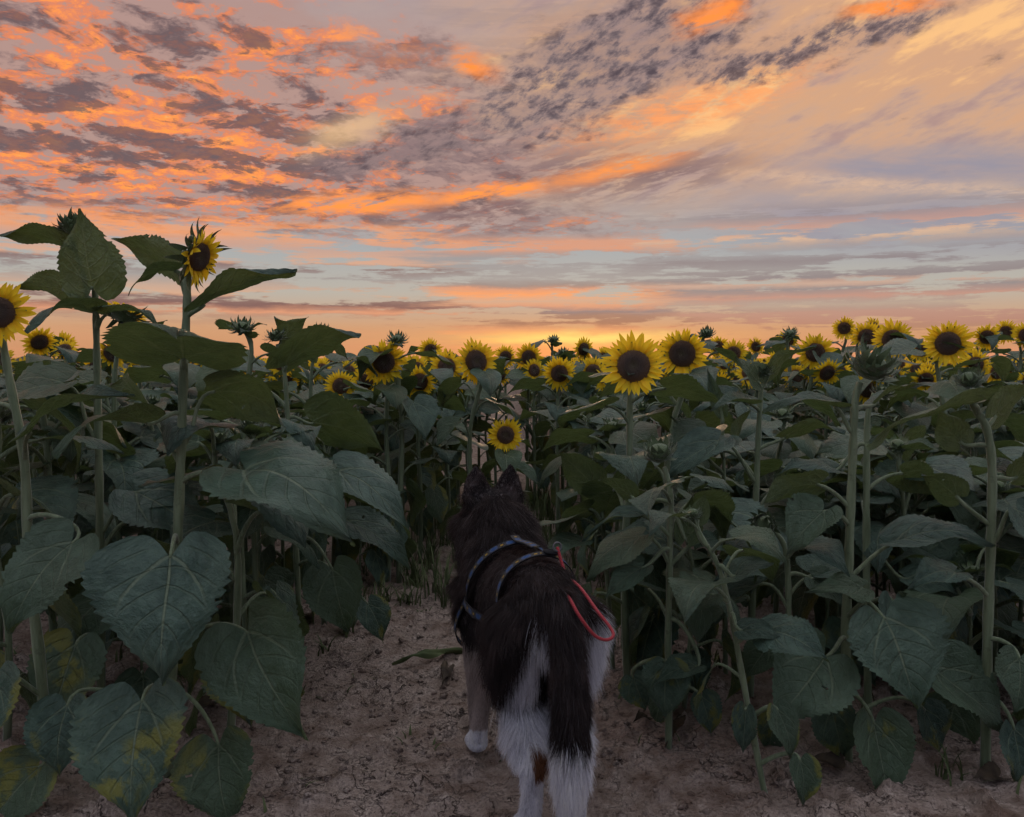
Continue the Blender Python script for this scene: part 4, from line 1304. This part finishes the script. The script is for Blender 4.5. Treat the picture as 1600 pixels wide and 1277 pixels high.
TAIL = [(0, -.055, .620, .038), (.002, -.105, .585, .033), (.004, -.135, .490, .033), (.006, -.145, .390, .035), (.008, -.142, .290, .037), (.010, -.135, .215, .034), (.012, -.128, .165, .025), (.012, -.122, .130, .010)]
def dog_base():
    mb = MB()
    def chain(pts, n=7):
        for (x0, y0, z0, r0), (x1, y1, z1, r1) in zip(pts[:-1], pts[1:]):
            for i in range(n + 1):
                t = i / n; r = r0 + (r1 - r0) * t
                mb.blob((x0 + (x1 - x0) * t, y0 + (y1 - y0) * t, z0 + (z1 - z0) * t), ((r, 0, 0), (0, r, 0), (0, 0, r)), 0, 12, 8)
    def ell(c, a, b, d): mb.blob(c, ((a, 0, 0), (0, b, 0), (0, 0, d)), 0, 18, 12)
    ell((0, .36, .520), .112, .190, .150)               # rib cage
    ell((0, .46, .500), .098, .110, .135)               # deep chest
    ell((0, .42, .600), .070, .120, .065)               # withers
    chain([(0, .30, .565, .100), (0, .18, .590, .092), (0, .07, .598, .090), (0, -.01, .585, .078)])   # back, loin, croup
    ell((0, .20, .520), .088, .150, .085)               # tucked belly
    ell((.004, .03, .565), .102, .095, .090)              # hips
    chain([(0, .46, .580, .112), (0, .53, .630, .112), (0, .575, .676, .104)])                          # neck
    ell((0, .610, .722), .090, .084, .074)              # skull
    ell((.058, .606, .690), .052, .058, .056); ell((-.058, .606, .690), .052, .058, .056)               # cheeks
    chain([(0, .66, .697, .054), (0, .705, .685, .045), (0, .742, .681, .036)])                         # muzzle
    ell((0, .685, 0.725), .042, .028, .024)              # brow
    for s in (-1, 1):
        # ear: a cupped, pointed shell
        rows = []; nE = 12
        for i in range(9):
            t = i / 8
            hw = .050 * (1 - t ** 1.7) + .004; th = .018 * (1 - t) + .004
            c = Vector((s * (.050 + .008 * t), .595 + .010 * t, 0.766 + .112 * t))
            rows.append([c + Vector((hw * math.cos(2 * math.pi * k / nE), th * math.sin(2 * math.pi * k / nE) + .35 * hw * math.cos(2 * math.pi * k / nE) ** 2, 0)) for k in range(nE)])
        o = len(mb.v)
        mb.grid(rows, lambda i, j: (0, 0), 0, closed=True)
        mb.f.append(tuple(o + k for k in range(nE))[::-1]); mb.f.append(tuple(o + 8 * nE + k for k in range(nE)))
        for _ in range(2): mb.uv.append(tuple((0, 0) for _ in range(nE))); mb.mi.append(0)
        # front leg
        fx = s * .082
        chain([(s * .080, .470, .500, .066), (fx, .455, .400, .060), (fx, .425, .310, .046), (fx, .440, .220, .036), (fx, .455, .130, .031), (fx, .462, .075, .027), (fx, .475, .038, .028)])
        mb.blob((fx, .492, .028), ((.034, 0, 0), (0, .048, 0), (0, 0, .028)), 0, 14, 9)
        for k in (-1.5, -.5, .5, 1.5):
            mb.blob((fx + k * .0145, .532 - abs(k) * .006, .018), ((.0095, 0, 0), (0, .016, 0), (0, 0, .016)), 0, 10, 7)
        # hind leg: thigh, knee forward, hock back, upright shank
        hx = s * .060
        chain([(s * .058, .045, .540, .082), (s * .068, .075, .455, .074), (s * .066, .105, .365, .053), (hx, .072, .300, .039), (hx, .005, .240, .037), (hx, -.045, .195, .030),
               (hx, -.040, .130, .025), (hx, -.028, .075, .025), (hx, -.010, .036, .027)])
        mb.blob((hx, .012, .026), ((.032, 0, 0), (0, .046, 0), (0, 0, .026)), 0, 14, 9)
        for k in (-1.5, -.5, .5, 1.5):
            mb.blob((hx + k * .0135, .050 - abs(k) * .005, .017), ((.0090, 0, 0), (0, .015, 0), (0, 0, .015)), 0, 10, 7)
    chain(TAIL, 8)
    me = mb.mesh("dog_blockout", [])
    ob = bpy.data.objects.new("dog_blockout", me); COL.objects.link(ob)
    r = ob.modifiers.new("r", 'REMESH'); r.mode = 'VOXEL'; r.voxel_size = .0072
    sm = ob.modifiers.new("s", 'SMOOTH'); sm.factor = .5; sm.iterations = 5
    dg = bpy.context.evaluated_depsgraph_get()
    out = bpy.data.meshes.new_from_object(ob.evaluated_get(dg))
    bpy.data.objects.remove(ob); bpy.data.meshes.remove(me)
    out.name = "dog_body"
    return out

def dog_fields(p, nrm, rg):
    """per-point fur length, lay direction, lift and colour, from where on the body it grows"""
    x, y, z = p[:, 0], p[:, 1], p[:, 2]; N = len(p)
    n1 = fbm(x * 30 + 50, y * 30 + z * 23 + 70, 3, 3)
    # distance to the tail's line
    td = np.full(N, 9.0); tt = np.zeros(N)
    T = np.array(TAIL)
    for i in range(len(T) - 1):
        a, b = T[i, :3], T[i + 1, :3]; ab = b - a
        t = np.clip(((p - a) @ ab) / (ab @ ab), 0, 1)
        d = np.linalg.norm(p - (a + t[:, None] * ab), axis=1) - (T[i, 3] + (T[i + 1, 3] - T[i, 3]) * t)
        m = d < td; td = np.where(m, d, td); tt = np.where(m, i + t, tt)
    tail = (td < .012) & (y < -.075)
    head = (y > .555) & (z > .62)
    ear = (z > .785) & (y < .66) & (y > .55)
    face = head & (y > .655)
    fleg = (y > .36) & (z < .40) & (np.abs(x) > .025)
    hleg = (y < .17) & (z < .33) & ~tail
    thigh = (y < .16) & (z >= .33) & (z < .52) & ~tail
    pants = (y < .08) & (z > .215) & (z < .60) & ~tail & (nrm[:, 1] < .25)
    ruff = (y > .40) & (z > .52) & ~head
    comb = np.tile(np.array([0, -1.0, -.42]), (N, 1)); L = np.full(N, .046); lift = np.full(N, .34)
    comb[ruff] = (0, -.75, -.70); L[ruff] = .070; lift[ruff] = .55
    comb[head] = (0, -.9, -.30); L[head] = .034; lift[head] = .45
    ck = head & (z < .72) & (y < .66); comb[ck, 0] = np.sign(x[ck]) * .5; comb[ck, 2] = -.8; L[ck] = .060; lift[ck] = .75
    comb[face] = (0, -1, -.1); L[face] = .010; lift[face] = .25
    comb[ear] = (0, -.1, 1.0); L[ear] = .009; lift[ear] = .2
    belly = (z < .44) & (y > .1) & (y < .45) & ~fleg; comb[belly] = (0, -.7, -.9); L[belly] = .05
    comb[thigh] = (0, -.35, -1); L[thigh] = .042; lift[thigh] = .34
    comb[hleg] = (0, -.12, -1); L[hleg] = .016; lift[hleg] = .25
    comb[fleg] = (0, -.15, -1); L[fleg] = np.clip((z[fleg] - .03) * .10, .010, .034); lift[fleg] = .25
    comb[pants] = (0, -.30, -1); comb[pants, 0] = np.sign(x[pants]) * .10; L[pants] = .026 + .046 * np.clip((z[pants] - .20) / .12, 0, 1); lift[pants] = .50
    comb[tail] = (0, -.10, -1); L[tail] = .050; lift[tail] = .36
    up = tail & (tt < 1.6); comb[up] = (0, -.75, -.75); L[up] = .050
    paw = z < .05; L[paw] = .008
    # colours
    blk = np.array([.016, .0130, .0135]); brn = np.array([.060, .044, .042]); wht = np.array([.74, .74, .81]); crm = np.array([.44, .37, .34]); rus = np.array([.17, .070, .032])
    k = np.clip((n1 - .35) * 2.2 + rg.normal(0, .25, N), 0, 1)[:, None]
    c = blk * (1 - k) + brn * k
    def paint(mask, col, soft=1.0):
        w = (mask * soft)[:, None]; return c * (1 - w) + col * w
    jit = rg.normal(0, 1, N)
    c = paint(fleg & (z < .37 + .012 * jit), crm)
    c = paint(fleg & (z < .085), wht * 1.15)
    wp = pants & (np.abs(x) > .024 + .005 * jit) & (np.abs(x) < np.where(x > 0, .14, .062) + .30 * (.55 - z) + .006 * jit) & (z < .575 + .012 * jit) & (y < np.where(x > 0, .075, .045) + .006 * jit)
    c = paint(wp, wht)
    c = paint((z < .355 + .014 * jit) & (y < .10) & (nrm[:, 1] < .5) & ~tail, wht)
    c = paint(hleg & (z < .325 + .012 * jit) & (y < .085 + .3 * (.3 - z)), wht)
    c = paint(hleg & (y < .0) & (z > .185) & (z < .275 + .006 * jit) & (np.abs(x) < .062) & (x < 0) & (y < -.02), rus)
    c = paint(tail & (tt > 3.75 + .16 * jit), wht * 1.15)
    c = paint(face & (z < .707), wht); c = paint(face & (z >= .707) & (np.abs(x) > .022) & (z < .74), crm)
    c = paint((z < .45) & (y > .40) & (np.abs(x) < .05) & ~fleg, wht * .8)
    grey = (thigh | (y < .2)) & ~tail & ~pants & ~hleg & (rg.random(N) < .16)
    c = paint(grey, np.array([.10, .09, .095]))
    c = paint((head | ruff | (y > .1)) & ~face & ~fleg & (z > .42) & (rg.random(N) < .13), np.array([.15, .125, .125]))
    c = paint(tail & (tt <= 3.4) & (rg.random(N) < .12), np.array([.09, .08, .085]))
    c *= np.clip(1 + rg.normal(0, .22, N) + (fbm(x * 60, y * 60 + z * 25, 77, 2) - .5) * .7, .35, 1.5)[:, None]
    return L, comb, lift, np.clip(c, .003, .9)

DOG_S = 1.0
def build_dog():
    me = dog_base()
    root = bpy.data.objects.new("dog", None); COL.objects.link(root)
    gx, gy = .096, 2.03
    root.location = (gx, gy, .004)
    root.rotation_euler = (0, 0, R(15.0)); root.scale = (DOG_S,) * 3
    tag(root, "black and white husky seen from behind, standing on the dirt path", "dog")
    me.materials.append(M['skin'])
    me.polygons.foreach_set('use_smooth', [True] * len(me.polygons))
    rg = np.random.default_rng(21)
    nv = len(me.vertices)
    co = np.empty(nv * 3, np.float32); me.vertices.foreach_get('co', co); co = co.reshape(-1, 3)
    me.calc_loop_triangles()
    nt_ = len(me.loop_triangles)
    tri = np.empty(nt_ * 3, np.int32); me.loop_triangles.foreach_get('vertices', tri); tri = tri.reshape(-1, 3)
    vn = np.empty(nv * 3, np.float32); me.vertices.foreach_get('normal', vn); vn = vn.reshape(-1, 3)
    # skin takes the colour of the coat above it
    _, _, _, vc = dog_fields(co, vn, np.random.default_rng(1))
    at = me.color_attributes.new("fur_color", 'FLOAT_COLOR', 'POINT')
    at.data.foreach_set('color', np.concatenate([vc * .8, np.ones((nv, 1))], 1).astype(np.float32).ravel())
    body = link("body", me, root)
    bvh = BVHTree.FromPolygons([Vector(c) for c in co.tolist()], tri.tolist())

    # ---- harness bands: rings round the trunk, lying on the coat
    def ring(c, n, off, a0=0, a1=2 * math.pi, steps=72):
        c, n = Vector(c), Vector(n).normalized(); e1 = (Vector((0, 0, 1)) - n * n.z).normalized(); e2 = n.cross(e1)
        pts = []
        for i in range(steps + 1):
            a = a0 + (a1 - a0) * i / steps
            dr = e1 * math.cos(a) + e2 * math.sin(a)
            h = bvh.ray_cast(c + dr * .6, -dr)
            pts.append((h[0] if h[0] else c + dr * .12) + dr * off)
        for _ in range(3): pts = [pts[0]] + [(pts[i - 1] + pts[i] * 2 + pts[i + 1]) / 4 for i in range(1, len(pts) - 1)] + [pts[-1]]
        return pts, n
    girth, gn = ring((0, .125, .55), (0, 1, .22), .020)
    chest, cn = ring((0, .385, .55), (0, 1, .50), .024)
    girth = [p for p in girth]
    # along the spine from chest ring to girth ring, and on to the leash ring
    spine = []
    for i in range(13):
        t = i / 12
        y = .125 + (.345 - .125) * t
        h = bvh.ray_cast(Vector((0, y, 1.2)), Vector((0, 0, -1)))
        spine.append(Vector((0, y, (h[0].z if h[0] else .67) + .030)))
    side = []
    for i in range(15):
        t = i / 14
        a = Vector((-.118, .395, .50)).lerp(Vector((-.118, .15, .49)), t)
        h = bvh.ray_cast(Vector((-.5, a.y, a.z)), Vector((1, 0, 0)))
        side.append(Vector(((h[0].x if h[0] else -.11) - .030, a.y, a.z)))
    hroot = bpy.data.objects.new("dog_harness", None); COL.objects.link(hroot)
    hroot.location = root.location; hroot.rotation_euler = root.rotation_euler; hroot.scale = root.scale
    tag(hroot, "black harness with blue and yellow woven pattern strapped on the dog's back", "harness")
    hm, hnt, hout = material("woven_strap")
    u, v, _ = sep(uv())
    fr = X.m('FRACT', u * 1.0); fb = X.m('FRACT', u * 1.0 + .5)
    ed = ss((v - .5).abs(), .36, .40)
    zig = (X.m('FRACT', u * 2.0) - .5).abs() * 1.1
    line = ss(((v - .5).abs() - zig).abs(), .16, .07)
    blue = ss((fr - .5).abs(), .26, .22) * ss((v - .5).abs(), .30, .27)
    c = mix(blue, (.010, .010, .013, 1), (.016, .060, .18, 1))
    c = mix(line * .35, c, (.12, .125, .13, 1))
    c = mix(ss((fb - .5).abs(), .10, .07) * ss((v - .5).abs(), .16, .12), c, (.30, .19, .03, 1))
    c = mix(ed, c, (.010, .010, .012, 1))
    weave = X.m('SINE', u * 120.0) * .5 + X.m('SINE', v * 60.0) * .5
    pp = principled(hnt, c, .75, .2, .1, bump(weave, .3, .002))
    hnt.links.new(pp.outputs[0], hout.inputs[0])
    black = plain("black_webbing", (.010, .010, .012), (.020, .020, .022), 150.0, .8, .15)
    def ribbon(name, pts, wdir, width, outw, mat):
        """flat band with thickness; wdir gives the width direction, outw the way out"""
        mb = MB(); rows = []; acc = [0.0]
        for i in range(1, len(pts)): acc.append(acc[-1] + (pts[i] - pts[i - 1]).length)
        for i, p in enumerate(pts):
            t = (pts[min(i + 1, len(pts) - 1)] - pts[max(i - 1, 0)]).normalized()
            w = Vector(wdir); w = (w - t * w.dot(t)).normalized()
            o = t.cross(w); o = o if o.dot(outw(p)) > 0 else -o
            rows.append([p + w * width / 2, p + w * width / 2 + o * .0035, p - w * width / 2 + o * .0035, p - w * width / 2])
        mb.grid(rows, lambda i, j: (acc[min(i, len(acc) - 1)] / .052, (0, 0, 1, 1, 0)[j]), 0, closed=True)
        return link(name, mb.mesh(name, [mat], smooth=False), hroot)
    outg = lambda p: Vector((p.x, 0, p.z - .53))
    ribbon("girth_strap", girth, gn, .022, outg, hm)
    ribbon("chest_strap", chest, cn, .022, outg, hm)
    ribbon("back_strap", spine, (1, 0, 0), .026, lambda p: Vector((0, 0, 1)), hm)
    ribbon("side_strap", side, (0, 0, 1), .024, lambda p: Vector((-1, 0, 0)), hm)
    # buckle block and ring for the leash on top of the girth strap
    tp = max(girth, key=lambda p: p.z) + Vector((.030, -.004, .004))
    mb = MB(); mb.blob(tp, ((.022, 0, -.003), (0, .014, 0), (0, 0, .007)), 0, 14, 8, lambda th, ph: 1.0 / max(abs(math.cos(ph)) ** 4 + abs(math.sin(ph)) ** 4, .4) ** .25)
    link("buckle", mb.mesh("buckle", [black]), hroot)
    mb = MB(); rc = tp + Vector((.014, -.010, .016))
    mb.tube([rc + Vector((.011 * math.cos(a), .003 * math.sin(a), .011 * math.sin(a))) for a in [2 * math.pi * i / 20 for i in range(21)]], .0026, 8)
    steel = plain("steel_ring", (.06, .06, .065), (.10, .10, .105), 60.0, .35, .5)
    link("leash_ring", mb.mesh("leash_ring", [steel]), hroot)

    # ---- coat
    A, B, C = co[tri[:, 0]], co[tri[:, 1]], co[tri[:, 2]]
    area = np.linalg.norm(np.cross(B - A, C - A), axis=1)
    cen = (A + B + C) / 3
    wgt = area * np.where((cen[:, 1] > .64) & (cen[:, 2] > .62), 1.3, 1.0)
    NS = 260000
    idx = rg.choice(nt_, NS, p=wgt / wgt.sum())
    r1, r2 = rg.random(NS), rg.random(NS); q = np.sqrt(r1)
    w0, w1, w2 = (1 - q)[:, None], (q * (1 - r2))[:, None], (q * r2)[:, None]
    p = A[idx] * w0 + B[idx] * w1 + C[idx] * w2
    nr = vn[tri[idx, 0]] * w0 + vn[tri[idx, 1]] * w1 + vn[tri[idx, 2]] * w2
    nr /= np.linalg.norm(nr, axis=1)[:, None] + 1e-9
    L, comb, lift, col = dog_fields(p, nr, rg)
    tang = comb - nr * (comb * nr).sum(1)[:, None]
    tang /= np.linalg.norm(tang, axis=1)[:, None] + 1e-6
    # wisps: neighbouring hairs lean the same way and gather into locks
    f1 = np.stack([fbm(p[:, 0] * 26 + s, p[:, 1] * 26 + p[:, 2] * 19 + s * 3, 40 + s, 2) - .5 for s in (1, 5, 9)], -1)
    d0 = tang + nr * lift[:, None] + f1 * .65 + rg.normal(0, .20, (NS, 3))
    d0 /= np.linalg.norm(d0, axis=1)[:, None]
    L = L * rg.uniform(.65, 1.12, NS)
    trunk = np.nonzero((p[:, 1] > .02) & (p[:, 1] < .58) & (p[:, 2] > .33))[0]
    sp_ = np.array([list(q_) for q_ in girth + chest + spine + side], np.float32)
    ds = np.full(NS, 1.0)
    for c0 in range(0, len(trunk), 20000):
        ii = trunk[c0:c0 + 20000]; pp_ = p[ii].astype(np.float32)
        ds[ii] = np.sqrt(np.maximum(0, (pp_ ** 2).sum(1)[:, None] + (sp_ ** 2).sum(1)[None] - 2 * pp_ @ sp_.T).min(1))
    L = np.where(ds < .045, L * np.clip((ds - .016) / .045, .25, 1), L)
    NK = 14000
    seeds = rg.choice(NS, NK, replace=False)
    kt = KDTree(NK)
    for i, s_ in enumerate(seeds): kt.insert(p[s_].tolist(), i)
    kt.balance()
    near = np.array([kt.find(c_)[1] for c_ in p.tolist()])
    sd = seeds[near]
    K = 5
    pos = np.empty((NS, K, 3), np.float32)
    grav = np.array([0, 0, -1.0])
    for k in range(K):
        t = k / (K - 1)
        own = p + (d0 * t + (grav - nr * .0) * (.22 * t * t) * (L > .03)[:, None]) * L[:, None]
        ref = p[sd] + (d0[sd] * t + grav * (.22 * t * t)) * L[:, None]
        g = (.38 * t ** 1.3) * np.clip(L / .04, 0, 1)[:, None]
        pos[:, k] = own * (1 - g) + ref * g
    hc = bpy.data.hair_curves.new("dog_fur")
    hc.add_curves([K] * NS)
    hc.points.foreach_set('position', pos.ravel())
    rad = (np.array([1, .9, .7, .45, .12])[None, :] * np.where(L > .03, .00041, .00035)[:, None]).astype(np.float32)
    ra = hc.attributes.get('radius') or hc.attributes.new('radius', 'FLOAT', 'POINT')
    ra.data.foreach_set('value', rad.ravel())
    ca = hc.attributes.new('fur_color', 'FLOAT_COLOR', 'CURVE')
    ca.data.foreach_set('color', np.concatenate([col, np.ones((NS, 1))], 1).astype(np.float32).ravel())
    hc.materials.append(M['fur'])
    fur = link("fur", hc, root)
    fur['label'] = "long black coat with white breeches, white tail tip and pale legs"
    for s in (-1, 1):
        mb = MB(); mb.blob((s * .034, .684, 0.718), ((.0085, 0, 0), (0, .0085, 0), (0, 0, .0085)), 0, 14, 9)
        link("eye", mb.mesh("eye", [M['eye']]), root)
    mb = MB(); mb.blob((0, .778, 0.691), ((.017, 0, 0), (0, .011, 0), (0, 0, .013)), 0, 14, 9)
    link("nose", mb.mesh("nose", [M['nose']]), root)
    return root, hroot, rc

DOG, HARNESS, RINGP = build_dog()

# ---- red leash, a thin rope doubled into a loop that hangs off the right flank
mt = Matrix.Translation(HARNESS.location) @ Matrix.Rotation(R(15.0), 4, 'Z') @ Matrix.Diagonal((DOG_S, DOG_S, DOG_S, 1))
rp = mt @ RINGP
def rope():
    m, nt, out = material("red_rope")
    u, v, _ = sep(uv())
    tw = X.m('FRACT', v * 90.0 + u * 3.0)
    c = mix(ss((tw - .5).abs(), .1, .4), (.26, .020, .028, 1), (.40, .040, .050, 1))
    p = principled(nt, c, .6, .3, .2, bump(tw, .5, .002))
    nt.links.new(p.outputs[0], out.inputs[0])
    return m
up = [rp, P(884, 896, 2.10), P(908, 920, 2.02), P(934, 956, 1.96), P(953, 980, 1.94), P(958, 994, 1.92), P(946, 1000, 1.91),
      P(928, 992, 1.90), P(906, 964, 1.90), P(890, 936, 1.94), P(878, 920, 2.00), P(864, 908, 2.06)]
mb = MB(); mb.tube(smooth_path(up, 8), .0042, 10)
lo_ = link("leash", mb.mesh("leash", [rope()]))
tag(lo_, "thin red rope leash looped from the harness over the dog's right hip", "leash")
